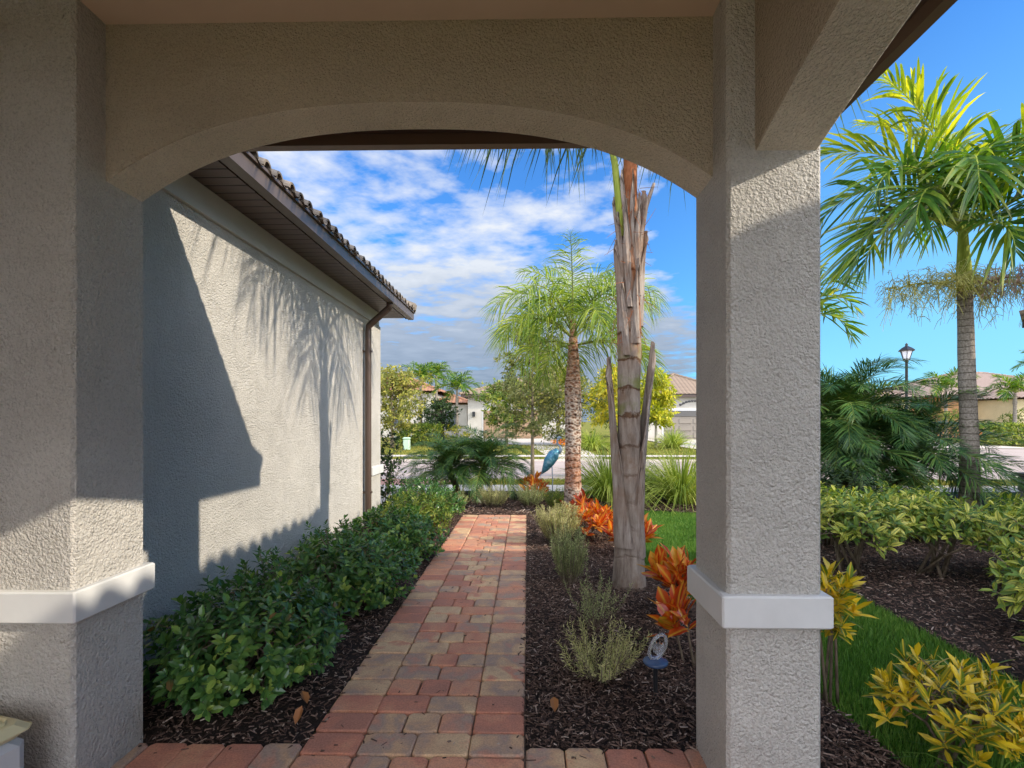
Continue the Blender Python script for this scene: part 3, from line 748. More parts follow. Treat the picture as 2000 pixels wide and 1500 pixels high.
def arch(axis,a0,a1,b0,b1,z0,rise,ztop,fn,n=40):
    """vertical wall slab over an arch; axis 'x' runs in X with thickness b0..b1 in Y"""
    u=np.linspace(-1,1,n+1); s=(a0+a1)/2+u*(a1-a0)/2; z=z0+rise*fn(np.abs(u))
    V=[];
    c=.004
    for b,bo,zo in ((b0,0,c),(b0,c,0),(b1,-c,0),(b1,0,c)):
        for q,zz_ in zip(s,z):
            V.append((q,b+bo,zz_+zo) if axis=='x' else (b+bo,q,zz_+zo))
    for b in (b0,b1):
        for q in s: V.append((q,b,ztop) if axis=='x' else (b,q,ztop))
    m=n+1; F=[]; S=[]
    for i in range(n):
        F+=[(i,i+1,m+i+1,m+i)]; S+=[(m+i,m+i+1,2*m+i+1,2*m+i),(2*m+i,2*m+i+1,3*m+i+1,3*m+i)]
        F+=[(4*m+i,4*m+i+1,i+1,i),(3*m+i,3*m+i+1,5*m+i+1,5*m+i)]
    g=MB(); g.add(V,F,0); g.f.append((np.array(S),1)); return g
f1=lambda u:1-.65*u**2.2-.35*u**4; f2=lambda u:1-u**2
part('arch_beam',arch('x',-1.70,.74,2.015,2.214,2.345,.318,2.99,f1),[STUCCO_PORCH_BOUNCE,STUCCO_SOFFIT_LIT])
part('arch_beam',arch('y',-1.61,1.88,.825,1.049,2.376,.288,2.99,f2),[STUCCO_PORCH_BOUNCE,STUCCO_SOFFIT_LIT])
g=MB(); g.box(XW,1.045,-2.4,2.2,2.982,3.03); part('porch_ceiling',g,CEIL)
# porch roof with brown eaves
g=MB(); hip_roof(g,-4,1.54,-2.6,2.83,3.03,.36,.2,.02); part('roof',g,TILE)
g=MB(); g.box(1.05,1.48,-2.6,2.76,2.955,2.97); g.box(-1.6,1.05,2.225,2.76,2.955,2.97); part('soffit',g,BROWN)
g=MB(); g.box(1.485,1.535,-2.6,2.825,2.90,3.03); g.box(-1.6,1.484,2.77,2.825,2.90,3.03); part('gutter',g,PBROWN_LIT)
# garage wing on the left : frieze, soffit, gutter, tiles
g=MB(); g.box(XW-.01,XW+.028,2.23,7.32,2.765,2.948); part('frieze_board',g,FRIEZE)
g=MB(); g.box(-8,-1.845,2.0,7.70,2.95,2.966); part('soffit',g,SOFFIT)
g=MB()
g.box(-1.80,-1.72,2.4,7.72,2.925,2.936); g.box(-1.806,-1.80,2.4,7.72,2.93,3.05); g.box(-1.736,-1.72,2.4,7.72,2.936,3.035); g.box(-1.728,-1.700,2.4,7.74,3.025,3.045); g.box(-1.85,-1.846,2.4,7.72,2.958,3.06)
g.box(-1.85,-1.72,7.72,7.735,2.942,3.04)
part('gutter',g,TAUPE)
g=MB(); g.box(-8,-1.86,7.60,7.70,2.967,3.06); g.box(-1.845,-1.808,2.4,7.6,2.962,3.05); part('fascia',g,BROWN)
g=MB(); hip_roof(g,-11.7,-1.72,-1.2,7.72,3.045,.36,.2,.03); eave_tiles_y(g,-1.685,-1,2.4,7.72,3.05,.36,.165,.052); part('roof',g,TILE)
g=MB()
pth=[(-1.79,6.62,2.96),(-1.79,6.62,2.90),(-1.80,6.63,2.87),(-1.86,6.64,2.82),(-2.03,6.68,2.69),(-2.085,6.69,2.64),(-2.09,6.69,2.58),(-2.09,6.69,1.2),(-2.09,6.69,.16),(-2.085,6.71,.09),(-2.05,6.85,.04),(-1.98,7.05,.03)]
g.tube(pth,.043,8); 
part('downspout',g,BROWN,smooth=True)
for zb in (2.3,.45):
    g=MB(); g.box(-2.157,-2.04,6.665,6.715,zb,zb+.025); part('downspout_strap',g,BROWN)
g=MB(); g.bbox(XW-.3,-2.118,6.92,7.36,-.05,2.76,.01); pl=part('corner_pilaster',g,STUCCO_WALL)
g=MB(); g.bbox(XW-.3,-2.085,6.88,7.40,.655,.772,.006); part('trim_band',g,TRIM,pl)
# entry wing on the right (its eave throws the scalloped shadow)
g=MB(); g.box(4.75,11,-7,2.55,-.1,3.86); part('side_wall',g,STUCCO_WALL)
g=MB(); g.box(4.36,11,-7,2.98,3.865,3.89); part('soffit',g,BROWN)
g=MB(); g.box(4.30,4.355,-7,3.03,3.83,3.945); g.box(4.356,11,2.985,3.03,3.83,3.945); part('gutter',g,BROWN)
g=MB(); hip_roof(g,4.34,11.3,-7,3.02,3.95,.34,.2,.03); eave_tiles_y(g,4.30,1,-5,3.0,3.955,.34,.18,.068); part('roof',g,TILE)

# neighbouring house corner at the right edge
nb=thing('neighbour_house','house corner with stone clad column base at far right edge','house',(8.9,8.6,0))
g=MB(); g.box(8.85,16,-2,8.3,-.1,2.95); part('wall',g,STUCCO_FAR,nb)
g=MB(); hip_roof(g,8.52,16.3,-2.3,9.0,3.16,.34,.25,.04); part('roof',g,FTILE_GREY,nb)
g=MB(); g.box(8.53,16,-2.2,8.98,3.0,3.15); part('fascia',g,BROWN,nb)
g=MB(); g.bbox(8.55,8.9,8.5,8.85,.5,3.0,.02); cp=part('column',g,STUCCO_FAR,nb)
g=MB()
for k in range(4):
    for q in range(2): g.bbox(8.43+q*.29,8.43+q*.29+.285,8.38,8.97,-.05+k*.125,-.05+k*.125+.12,.015)
part('stone_base',g,m_bark('stacked_stone',(.20,.18,.17),(.42,.39,.36),(4,4,10),.6),cp)
g=MB(); g.bbox(8.38,9.07,8.32,9.03,.452,.51,.012); part('cap_stone',g,m_paint('cap_stone',(.14,.12,.10),.8,.2),cp)

# cool box by the left pilaster
cb_=thing('storage_bin','small grey bin with cream lid beside left porch pillar','bin',(-1.93,1.61,0),R(-14))
cb_.scale=(.9,.9,.9)
CREAM=m_paint('cream_plastic',(.62,.55,.33),.45,.4,.04); GREYP=m_paint('grey_plastic',(.52,.52,.53),.5,.4,.04); TEAL=m_paint('teal_plastic',(.03,.14,.16),.4,.4,.05)
g=MB(); g.bbox(-.19,.19,-.24,.20,0,.36,.035); body=g.build('bin_body',GREYP,cb_,local=True,smooth=False)
g=MB(); g.bbox(-.205,.205,-.255,.215,.355,.41,.03); g.bbox(-.15,.15,-.20,.16,.405,.425,.018); g.build('lid',CREAM,cb_,local=True)
g=MB(); g.bbox(.19,.215,-.10,.0,.27,.37,.008); g.build('latch',TEAL,cb_,local=True)
# ================================================================== PLANTS NEAR
def leaf_sheath(z0,z1,r0,rtop,az,half0,half1,point,thick=.012):
    """curved dead leaf base hugging a trunk, splitting into a pointed top"""
    nz,na=14,13; V=[]
    for side in (0,1):
        for i in range(nz+1):
            s=i/nz; z=z0+(z1-z0)*s; r=r0+(rtop-r0)*s**2.2-(thick if side else 0)
            hw=half0+(half1-half0)*min(1,s/.6) if s<.6 else half1*(1-(s-.6)/.4)**.9+.03
            for j in range(na):
                q=-1+2*j/(na-1); a=az+hw*q
                zz=z-(z1-z0)*.10*abs(q)**2*s
                rr=r+.012*math.sin(q*3+s*4)+.006*math.sin(q*9+s*17)
                V.append((rr*math.cos(a),rr*math.sin(a),zz))
    m=(nz+1)*na; F=[]
    for i in range(nz):
        for j in range(na-1):
            a=i*na+j; F.append((a,a+1,a+na+1,a+na)); F.append((m+a+1,m+a,m+a+na,m+a+na+1))
    for i in range(nz):
        for j in (0,na-1):
            a=i*na+j; F.append((a,a+na,m+a+na,m+a))
    return V,F
def m_bigtrunk():
    t=NT('shedding_palm_trunk'); o=t.coord(); sx=t.n('ShaderNodeSeparateXYZ'); t.l(o,sx.inputs[0])
    st=t.noise(1.4,6,.65,t.coord('Object',(16,16,3))); bl=t.noise(5,5,.65,o)
    base=t.ramp(st,[(.3,(.14,.10,.075)),(.5,(.30,.24,.195)),(.75,(.47,.40,.335))])
    base=t.mix(t.ramp(bl,[(.5,(0,0,0)),(.72,(.8,.8,.8))]),base,(.24,.145,.09))
    z=t.math('ADD',sx.outputs[2],t.math('MULTIPLY',t.math('SUBTRACT',bl,.5),.22))
    fr=t.math('FRACT',t.math('MULTIPLY',z,4.2))
    ring=t.ramp(fr,[(0,(.38,.25,.17)),(.05,(.45,.3,.2)),(.11,(1,1,1)),(.94,(.9,.85,.8)),(1,(.5,.38,.3))])
    band=t.ramp(t.math('FRACT',t.math('MULTIPLY',z,4.2)),[(0,(0,0,0)),(.12,(.9,.9,.9)),(.5,(.8,.8,.8)),(.56,(0,0,0))])
    gz=t.ramp(t.math('MULTIPLY',z,.25),[(.35,(0,0,0)),(.37,(1,1,1)),(.53,(1,1,1)),(.57,(.15,.15,.15)),(.66,(0,0,0))])
    gm=t.math('MULTIPLY',band,gz)
    c=t.mix(t.math('MULTIPLY',gm,t.ramp(bl,[(.42,(0,0,0)),(.62,(.8,.8,.8))])),base,(.17,.21,.03))
    rz=t.ramp(t.math('MULTIPLY',z,.25),[(.46,(0,0,0)),(.55,(1,1,1))])
    c=t.mix(t.math('MULTIPLY',rz,t.ramp(st,[(.4,(0,0,0)),(.6,(1,1,1))])),c,(.30,.13,.06))
    c=t.mix(t.ramp(t.math('MULTIPLY',z,.25),[(.2,(.25,.25,.25)),(.36,(1,1,1))]),c,t.mix(1.0,c,ring,'MULTIPLY'))
    return t.done(t.pbr(c,.85,.2,t.bump(t.math('ADD',st,t.math('MULTIPLY',ring,.5)),.8,.012)))
def m_sheath():
    t=NT('papery_leaf_sheath'); st=t.noise(1.3,6,.7,t.coord('Object',(26,26,2.2))); bl=t.noise(3,4,.6,t.coord())
    c=t.ramp(st,[(.28,(.10,.065,.05)),(.45,(.30,.24,.20)),(.65,(.47,.40,.34)),(.8,(.56,.50,.43))])
    c=t.mix(t.ramp(bl,[(.42,(0,0,0)),(.68,(.75,.75,.75))]),c,(.25,.145,.085))
    return t.done(t.pbr(c,.85,.2,t.bump(st,.8,.01)))
BIGT=m_bigtrunk(); SHEATH=m_sheath(); RUSTY=m_bark('rusty_fibre',(.20,.06,.025),(.42,.16,.07),(20,20,8),.8)
GREENPET=m_bark('green_petiole',(.16,.22,.03),(.38,.42,.08),(20,20,3),.3)

bp=thing('palm_tree','tall palm with grey trunk wrapped in peeling leaf sheaths beside the walkway','palm',(.867,4.38,0))
g=MB(); ring_trunk(g,[(-.05,.146),(.12,.130),(.4,.118),(.9,.108),(1.6,.094),(2.1,.098),(2.5,.104),(3.0,.09),(3.35,.07,-.0,0),(3.75,.05,.015,0)],n=24,wob=.03); g.build('trunk',BIGT,bp,smooth=True,local=True)
F_=-math.pi/2   # towards the porch
for (z0,z1,r0,rt,az,h0,h1) in ((.42,2.08,.120,.215,F_+1.62,1.80,.60),(.34,1.95,.126,.185,F_-1.55,1.72,.55),(.25,1.15,.127,.135,F_+.75,.65,.35),(.95,1.8,.11,.15,F_+3.1,.9,.5),
        (2.15,2.92,.108,.155,F_-1.0,.55,.35),(2.2,3.0,.108,.15,F_+1.15,.6,.4),(2.35,3.25,.108,.135,F_-.35,.42,.3),(2.45,3.3,.106,.135,F_+.55,.4,.32),(2.7,3.3,.10,.14,F_-1.3,.4,.25),(2.75,3.36,.10,.135,F_+1.5,.4,.22),(2.3,3.1,.108,.16,F_+2.6,.6,.4),(1.95,2.6,.106,.135,F_-.6,.5,.3),(2.05,2.75,.107,.15,F_+.35,.45,.28),(2.5,3.15,.107,.15,F_-.9,.35,.2),(2.6,3.2,.105,.14,F_+.95,.35,.2),(2.85,3.5,.092,.12,F_+.1,.35,.22),(2.9,3.5,.09,.125,F_-.7,.3,.2)):
    V,F=leaf_sheath(z0,z1,r0,rt,az,h0,h1,0); g=MB(); g.add(V,F); g.build('leaf_sheath',SHEATH,bp,smooth=True,local=True)
g=MB(); ring_trunk(g,[(3.05,.07,-.005,-.02),(3.4,.058,0,-.02),(3.9,.045,.01,0)],n=14,wob=.06); g.build('fibre_core',RUSTY,bp,smooth=True,local=True)
g=MB()
for i in range(150):
    a=rng.uniform(0,6.28); z=rng.uniform(2.0,3.35); r=.105+rng.random()*.02; d=rng.normal(0,1,3)*np.array([.05,.05,.09])-UP*.05
    p0=np.array([r*math.cos(a),r*math.sin(a),z]); o=np.array([math.cos(a),math.sin(a),0])*rng.uniform(.005,.05)
    g.tube([p0,p0+d*.5+o*.6,p0+d+o],[.0028,.002,.001],3,cap=False)
g.build('loose_fibre',RUSTY,bp,local=True,kind='stuff')
g=MB(); g.tube([(-.075,-.05,2.95),(-.09,-.05,3.2),(-.13,-.06,3.55),(-.2,-.06,3.9)],[.035,.034,.028,.02],8); g.build('petiole',GREENPET,bp,smooth=True,local=True)
g=MB(); g.tube([(.085,-.03,2.95),(.13,-.04,3.2),(.2,-.05,3.4)],[.03,.022,.012],7); g.build('petiole',SHEATH,bp,smooth=True,local=True)
for i,(az,el,ln,dr) in enumerate(((3.25,.75,1.75,1.55),(2.7,1.0,2.0,1.6),(3.95,.85,2.6,1.3),(4.25,.95,2.9,1.3),(4.6,.9,2.9,1.3),(4.05,.7,2.7,1.15),(4.42,.75,2.8,1.1),(2.0,1.1,2.2,1.7),(5.1,.9,2.3,1.6),(5.7,.8,2.0,1.7),(.1,.75,1.6,1.6),(.9,1.0,2.1,1.8),(1.5,1.2,2.2,1.6),(3.6,1.3,2.3,1.3),(.4,1.4,2.2,1.3),(4.4,1.4,2.3,1.1))):
    frond(az,el,ln,dr,54,.70,.021,(.01,0,3.95),plume=.4,ldroop=.85,r0=.02,ang=(72,38),jit=.08,tw=-.2).build('frond',[L_BIGP,B_RACHIS],bp,local=True)

# feathery queen palm further down the bed
qp=thing('palm_tree','feathery yellow green palm with mottled orange trunk at walkway end','palm',(.70,7.85,0))
def m_queen():
    t=NT('mottled_trunk'); o=t.coord(); sx=t.n('ShaderNodeSeparateXYZ'); t.l(o,sx.inputs[0])
    v=t.n('ShaderNodeTexVoronoi'); v.inputs['Scale'].default_value=1; t.l(t.coord('Object',(16,16,24)),v.inputs['Vector'])
    n=t.noise(9,5,.7,o)
    k=t.math('ADD',t.math('MULTIPLY',v.outputs['Distance'],.6),t.math('MULTIPLY',n,.6))
    c=t.ramp(k,[(.35,(.10,.045,.03)),(.52,(.30,.19,.13)),(.68,(.55,.46,.38)),(.85,(.2,.1,.06))])
    z=t.math('ADD',sx.outputs[2],t.math('MULTIPLY',n,.2))
    om=t.ramp(t.math('MULTIPLY',z,.25),[(.11,(0,0,0)),(.14,(.6,.6,.6)),(.22,(.55,.55,.55)),(.28,(0,0,0)),(.42,(0,0,0)),(.55,(.4,.4,.4)),(.66,(.6,.6,.6))])
    c=t.mix(om,c,t.ramp(n,[(.4,(.20,.06,.03)),(.6,(.48,.17,.06))]))
    lowm=t.ramp(t.math('MULTIPLY',z,.25),[(.06,(.8,.8,.8)),(.11,(0,0,0))])
    c=t.mix(lowm,c,(.20,.14,.12))
    fr=t.math('FRACT',t.math('MULTIPLY',z,9.)); rg=t.ramp(fr,[(0,(.3,.3,.3)),(.2,(1,1,1))])
    c=t.mix(1.0,c,rg,'MULTIPLY')
    return t.done(t.pbr(c,.85,.2,t.bump(t.math('ADD',k,rg),1.0,.02)))
g=MB(); ring_trunk(g,[(-.05,.155),(.15,.14),(.5,.125),(1.1,.118),(1.9,.115),(2.3,.09),(2.6,.07),(2.95,.04)],n=20,wob=.05,ringamp=.06,ringfreq=9); g.build('trunk',m_queen(),qp,smooth=True,local=True)
k=0
for el,num,ln,dr in ((.2,5,1.35,1.35),(.7,7,1.6,1.9),(1.1,7,1.75,2.05),(1.4,5,1.6,1.4)):
    for i in range(num):
        az=i*2*math.pi/num+k*.7+rng.normal(0,.15); k+=1
        frond(az,el+rng.normal(0,.06),ln*rng.uniform(.88,1.08),dr,60,.50,.0165,(.03*math.cos(az),.03*math.sin(az),2.50+.25*el),plume=.55,ldroop=.6,r0=.016,ang=(68,30),jit=.10).build('frond',[L_QUEEN,B_RACHIS],qp,local=True)

# broad leaf palm on the right
rp=thing('palm_tree','tall palm with ringed grey trunk and broad green fronds on the right','palm',(7.02,8.25,0))
g=MB(); ring_trunk(g,[(-.05,.155),(.3,.135),(1.0,.122,.0,0),(2.0,.114,-.04,0),(3.5,.098,-.08,0)],n=22,wob=.015); g.build('trunk',B_PALMGREY,rp,smooth=True,local=True)
g=MB(); ring_trunk(g,[(3.45,.104,-.08,0),(3.65,.112,-.085,0),(4.1,.08,-.1,0),(4.55,.055,-.11,0)],n=16,wob=.01); g.build('crownshaft',GREENPET,rp,smooth=True,local=True)
k=0; 
for az,el,ln,dr,sd_ in ((3.0,.95,2.2,2.05,.15),(2.55,1.25,2.45,1.25,.1),(2.0,1.42,2.5,.9,0),(3.5,1.05,2.15,2.2,.05),(4.1,1.0,2.0,2.3,-.1),(4.8,1.15,2.1,1.9,0),(5.5,.95,2.0,2.2,0),(6.1,1.1,2.2,1.8,.1),(.5,1.3,2.4,1.3,0),(1.1,1.1,2.2,1.9,0),(1.7,.9,2.1,2.1,0),(3.3,.45,1.9,1.75,-.05),(3.75,.70,1.95,2.0,.05),(5.1,.55,1.8,1.9,0),(.0,.55,1.9,1.8,0),(3.15,1.42,2.4,.75,-.12),(4.5,.1,1.2,1.4,0),(2.3,1.5,2.5,.6,.1)):
    frond(az,el,ln*1.32,dr*1.08,40,.98,.055,(-.1,0,4.38),plume=.2,ldroop=.42,r0=.03,ang=(62,26),jit=.05,seg=3,tw=.1,keel=.45).build('frond',[L_PALM_LIT if el>1.22 else L_PALM,GREENPET],rp,local=True)
STALK=m_bark('flower_stalk',(.34,.33,.09),(.60,.55,.20),(20,20,8),.3)
STALKR=m_bark('dry_flower_stalk',(.28,.19,.15),(.45,.33,.28),(20,20,8),.3)
def stalk(az,ln,mat,nn):
    g=MB(); c,s=math.cos(az),math.sin(az); b=np.array([-.08,0,3.47])
    def P(u,v,w): return b+np.array([c*u-s*v,s*u+c*v,w])
    main=[P(.05,0,.0),P(ln*.35,0,.12),P(ln*.7,0,.10),P(ln,0,-.05)]; g.tube(main,[.016,.012,.009,.004],6)
    for i in range(nn):
        f=rng.uniform(.1,1); u=ln*f; z=.12-.2*max(0,f-.5)
        d=rng.normal(0,1,3)*np.array([.5,1,.6]); L=rng.uniform(.2,.5)
        p0=P(u,0,z); d=np.array([c*d[0]-s*d[1],s*d[0]+c*d[1],d[2]]); d/=np.linalg.norm(d)
        p1=p0+d*L*.5+np.array([0,0,.02]); p2=p0+d*L-UP*L*.45
        g.tube([p0,p1,p2],[.006,.0045,.003],4,cap=False)
        for q in range(3):
            e=rng.normal(0,.5,3)+d*.5; e/=np.linalg.norm(e); l2=rng.uniform(.08,.2); a0=p0+(p2-p0)*rng.uniform(.3,.95)+np.array([0,0,.02])
            g.tube([a0,a0+e*l2*.5,a0+e*l2-UP*l2*.5],[.004,.0035,.002],4,cap=False)
    g.build('flower_stalk',mat,rp,local=True)
stalk(3.15,1.25,STALK,120); stalk(6.15,1.15,STALK,110); stalk(5.6,1.1,STALKR,110); stalk(3.9,.9,STALK,70); stalk(.6,1.0,STALK,70)

# date palm clumps
def date_palm(t,base,h,nf,ln,lean=(0,0),lm=L_PYGMY,tr=.06):
    b=np.array(base); top=b+np.array([lean[0],lean[1],h])
    g=MB(); g.tube([b-UP*.05,(b+top)/2+np.array([-lean[0]*.1,-lean[1]*.1,0]),top],[tr*1.1,tr,tr*1.15],10); g.build('trunk',B_PYG,t,local=True)
    for i in range(nf):
        f=i/nf; az=i*2.399+rng.normal(0,.1); el=1.45-1.6*f
        frond(az,el+rng.normal(0,.08),ln*rng.uniform(.85,1.1),1.15+.5*(1-f),60,ln*.23,.0085*ln+.003,tuple(top),plume=.18,ldroop=.28,r0=.012,ang=(58,28),jit=.05,start=.10,keel=.3).build('frond',[lm,B_RACHIS],t,local=True)
dp=thing('date_palm','low dark green date palm clump beyond the end of the brick walkway','date palm',(-1.05,9.3,0))
date_palm(dp,(-.18,0,0),.50,40,1.05,(-.2,.0)); date_palm(dp,(.14,.1,0),.58,40,1.1,(.12,0)); 
dp2=thing('date_palm','large bushy dark green date palm clump right of porch pillar','date palm',(5.95,9.35,0))
date_palm(dp2,(0,0,0),1.40,56,1.75,(-.25,0),tr=.1); date_palm(dp2,(.35,-.1,0),.62,46,1.9,(.35,-.2),tr=.09); date_palm(dp2,(-.2,-.1,0),.7,40,1.7,(-.35,-.2),tr=.09)

# hedge of dark glossy shrubs along the stucco wall
HG='dark green shrubs along the stucco wall'
hx=[(-1.53,2.76,.46,'large dark glossy shrub nearest the porch by the brick walkway edge',1.0),(-1.40,3.92,.48,'rounded dark glossy shrub second from the porch, spreading to the walkway',1.02),(-1.36,5.15,.46,'dense dark green shrub third from porch, where sunlight meets the walkway',1.0),
    (-1.80,4.62,.26,'small dark green shrub close against the stucco wall mid hedge',1.0),(-1.80,3.46,.26,'small dark shrub against the wall behind the two rounded shrubs nearest porch',1.0),(-1.38,6.15,.44,'shrub with yellowish sunlit leaves beside the downspout',1.0),(-1.36,7.05,.46,'green sunlit shrub near the far end of the walkway',1.0),(-1.66,7.8,.42,'small leafy shrub past the wall corner, last of the hedge',1.0)]
protos=[]
for i,(x,y,rr,lab,s) in enumerate(hx):
    if i<3:
        t=make_shrub('hedge_shrub',lab,'shrub',(x,y,0),L_HEDGE,r=(rr,rr,.27),zc=.235,n=430,k=10,L=.047,W=.025,stems=12,group=HG,rich=True,zmin=-.75,inner=.35,lump=.12)
    else:
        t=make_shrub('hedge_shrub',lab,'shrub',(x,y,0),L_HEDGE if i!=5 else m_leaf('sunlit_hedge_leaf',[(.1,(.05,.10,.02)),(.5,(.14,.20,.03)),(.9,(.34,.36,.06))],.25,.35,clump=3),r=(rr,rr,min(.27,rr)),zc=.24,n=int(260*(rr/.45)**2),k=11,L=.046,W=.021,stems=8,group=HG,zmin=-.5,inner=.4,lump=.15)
# tall clipped shrub behind the corner
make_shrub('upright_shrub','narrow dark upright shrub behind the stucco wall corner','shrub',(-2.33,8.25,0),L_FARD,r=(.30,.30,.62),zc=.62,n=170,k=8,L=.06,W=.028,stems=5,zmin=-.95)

# sage / lavender like plants in the bed
def sprigs(name,label,loc,n,r,h,lm,out=.6,kk=9,L=.028,group=None):
    t=thing(name,label,'small shrub',loc,0,group); s=MB(); f=MB()
    T=[];A=[]
    for i in range(n):
        a=rng.uniform(0,6.28); o=rng.random()**.6*out; b=np.array([math.cos(a),math.sin(a),0])*r*.25*rng.random()
        d=np.array([math.cos(a)*o,math.sin(a)*o,1.]); d/=np.linalg.norm(d); l=h*rng.uniform(.55,1.15)
        e=b+d*l; m=b+d*l*.5+np.array([math.cos(a),math.sin(a),0])*o*.05
        s.tube([b-UP*.02,m,e],[.0035,.0028,.0012],4,cap=False)
        for q in np.linspace(.35,1,7): 
            p=(1-q)**2*b+2*q*(1-q)*m+q*q*e; T.append(p+rng.normal(0,.004,3)); A.append(d+rng.normal(0,.12,3))
    whorls(f,np.array(T),np.array(A),kk,L,L*.2,(25,60),back=.035)
    s.build('stems',B_STEM,t,local=True); f.build('foliage',lm,t,local=True); return t
sprigs('sage_plant','pale yellow green rounded sage bush, farthest of the bed edging plants',(.36,5.85,0),260,.3,.42,L_SAGE,.72)
sprigs('sage_plant','upright grey green sage bush in front of the pale rounded one',(.36,4.45,0),120,.26,.42,L_SAGEG,.42)
sprigs('sage_plant','sparse thin grey green sprigs between two fuller sage bushes',(.45,3.52,0),22,.3,.34,L_SAGEG,.75,kk=7,L=.024)
sprigs('sage_plant','low spreading twiggy sage bush nearest the porch in mulch bed',(.40,2.82,0),60,.27,.27,L_SAGE,1.15,kk=7,L=.024)
for i,(x,y,lab,lm,h) in enumerate(((-.55,8.35,'low grey green mound plant at the left end of walkway',L_SAGE,.34),(.05,8.45,'wispy green plant beside the small orange croton',L_SAGEG,.34),(.50,8.15,'leafy green low plant left of the mottled palm trunk',L_FAR,.3),(-1.15,8.15,'pale olive mound plant between hedge and date palm',L_SAGEG,.32))):
    sprigs('mound_plant',lab,(x,y,0),75,.35,h,lm,1.0,kk=7,L=.036)

# crotons
def croton(label,loc,lm,n,r,zc,L,W,k=7,stems=6,sp=(20,60),zmin=-.3,grp=None,droop=.12):
    return make_shrub('croton_plant',label,'croton',loc,lm,r=r,zc=zc,n=n,k=k,L=L,W=W,stems=stems,rich=True,spread=sp,upb=1.1,stem_r=.008,zmin=zmin,droop=droop,group=grp,inner=.25)
croton('big leaved orange croton beside the grey palm base and porch pillar',(1.06,3.62,0),L_CROTON_O,14,(.17,.16,.12),.27,.155,.07,6,4)
croton('small red and orange croton just behind the solar light at pillar',(.95,2.98,0),L_CROTON_O,9,(.13,.13,.12),.22,.14,.06,6,4)
croton('bushy orange and yellow croton behind the grey palm trunk',(.78,6.0,0),L_CROTON_O,44,(.27,.26,.19),.19,.115,.045,8,7)
croton('orange croton low on the lawn side of the grey palm trunk',(1.08,5.35,0),L_CROTON_O,14,(.18,.18,.14),.2,.15,.055,7,4)
croton('dark red croton tops standing behind the bushy orange croton',(.72,6.75,0),m_leaf('croton_red',[(.1,(.12,.015,.015)),(.5,(.38,.05,.02)),(.9,(.6,.2,.04))],.3,.35),24,(.20,.20,.14),.24,.12,.045,7,5)
croton('tiny orange croton at the foot of the date palm clump',(.12,9.0,0),L_CROTON_O,22,(.19,.19,.17),.2,.13,.045,7,4)
croton('slim yellow croton on tall bare stems touching the pillar',(1.50,2.58,0),L_CROTON_Y,24,(.12,.13,.13),.50,.085,.025,10,5,(25,75),-.9)
croton('wide bushy yellow croton in front right corner by lawn',(1.72,2.12,0),L_CROTON_Y,75,(.26,.24,.16),.25,.068,.02,10,14,(25,80),-.6)
grass_clump('liriope_tuft','thin green grass tuft under the yellow corner croton',(1.75,1.98,0),.3,.26,90,L_GRASS,cat='grass tuft',w=.006)

# variegated hedge on the right
VG='variegated shrubs in the right mulch bed'
for i,(x,y,r_,zc,lab,sc_) in enumerate(((2.98,4.75,.46,.46,'yellow variegated shrub nearest the pillar in the right bed',1),(3.70,4.75,.46,.47,'yellow variegated shrub on two slanting stems left of ringed palm',1),(4.45,4.65,.46,.45,'yellow variegated shrub just before the ringed palm trunk',1),
     (3.45,5.9,.55,.40,'yellow variegated shrub behind the front row below the date palm',1),(4.6,6.2,.55,.36,'yellow variegated shrub in back row beside the ringed palm trunk',1),(5.5,5.4,.48,.40,'yellow variegated shrub at right edge beyond the palm trunk',1),(3.32,3.35,.30,.36,'lower yellow variegated shrub nearest the viewer at right edge',1),(3.95,3.95,.36,.52,'yellow variegated shrub at right edge on leaning bare stems',1),(2.80,2.68,.15,.26,'small yellow variegated sprig at the lawn edge, lower right',1))):
    make_shrub('variegated_shrub',lab,'shrub',(x,y,0),L_VARIEG,r=(r_,r_*.9,.22 if r_>.29 else .12),zc=zc,n=int(720*r_*r_+22),k=9,L=.075,W=.026,stems=8 if r_>.29 else 3,group=VG,rich=True,spread=(30,100),zmin=-.45,stem_r=.015,inner=.35,upb=.8,base_r=.16,droop=.32,lump=.3)
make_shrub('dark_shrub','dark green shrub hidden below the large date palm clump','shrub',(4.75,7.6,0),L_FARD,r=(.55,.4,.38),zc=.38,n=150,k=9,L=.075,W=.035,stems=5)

# ornamental grasses
OG='arching ornamental grasses at the lawn end'
grass_clump('ornamental_grass','arching green grass clump between the two palm trunks',(1.45,9.0,0),.6,1.3,700,L_ORN,OG)
grass_clump('ornamental_grass','arching yellow green grass clump left of the porch pillar',(2.62,8.75,0),.65,1.3,800,L_ORN,OG)
grass_clump('ornamental_grass','grass clump partly hidden behind the peeling palm trunk',(2.05,9.3,0),.5,.9,320,L_ORN,OG)

# young oak beyond the walkway
make_tree('oak_tree','young slender oak with thin trunk on the grass verge',(.12,12.0,0),L_OAK,B_OAK,.95,3.7,.95,24,620,.10,.045,.045,k=8)

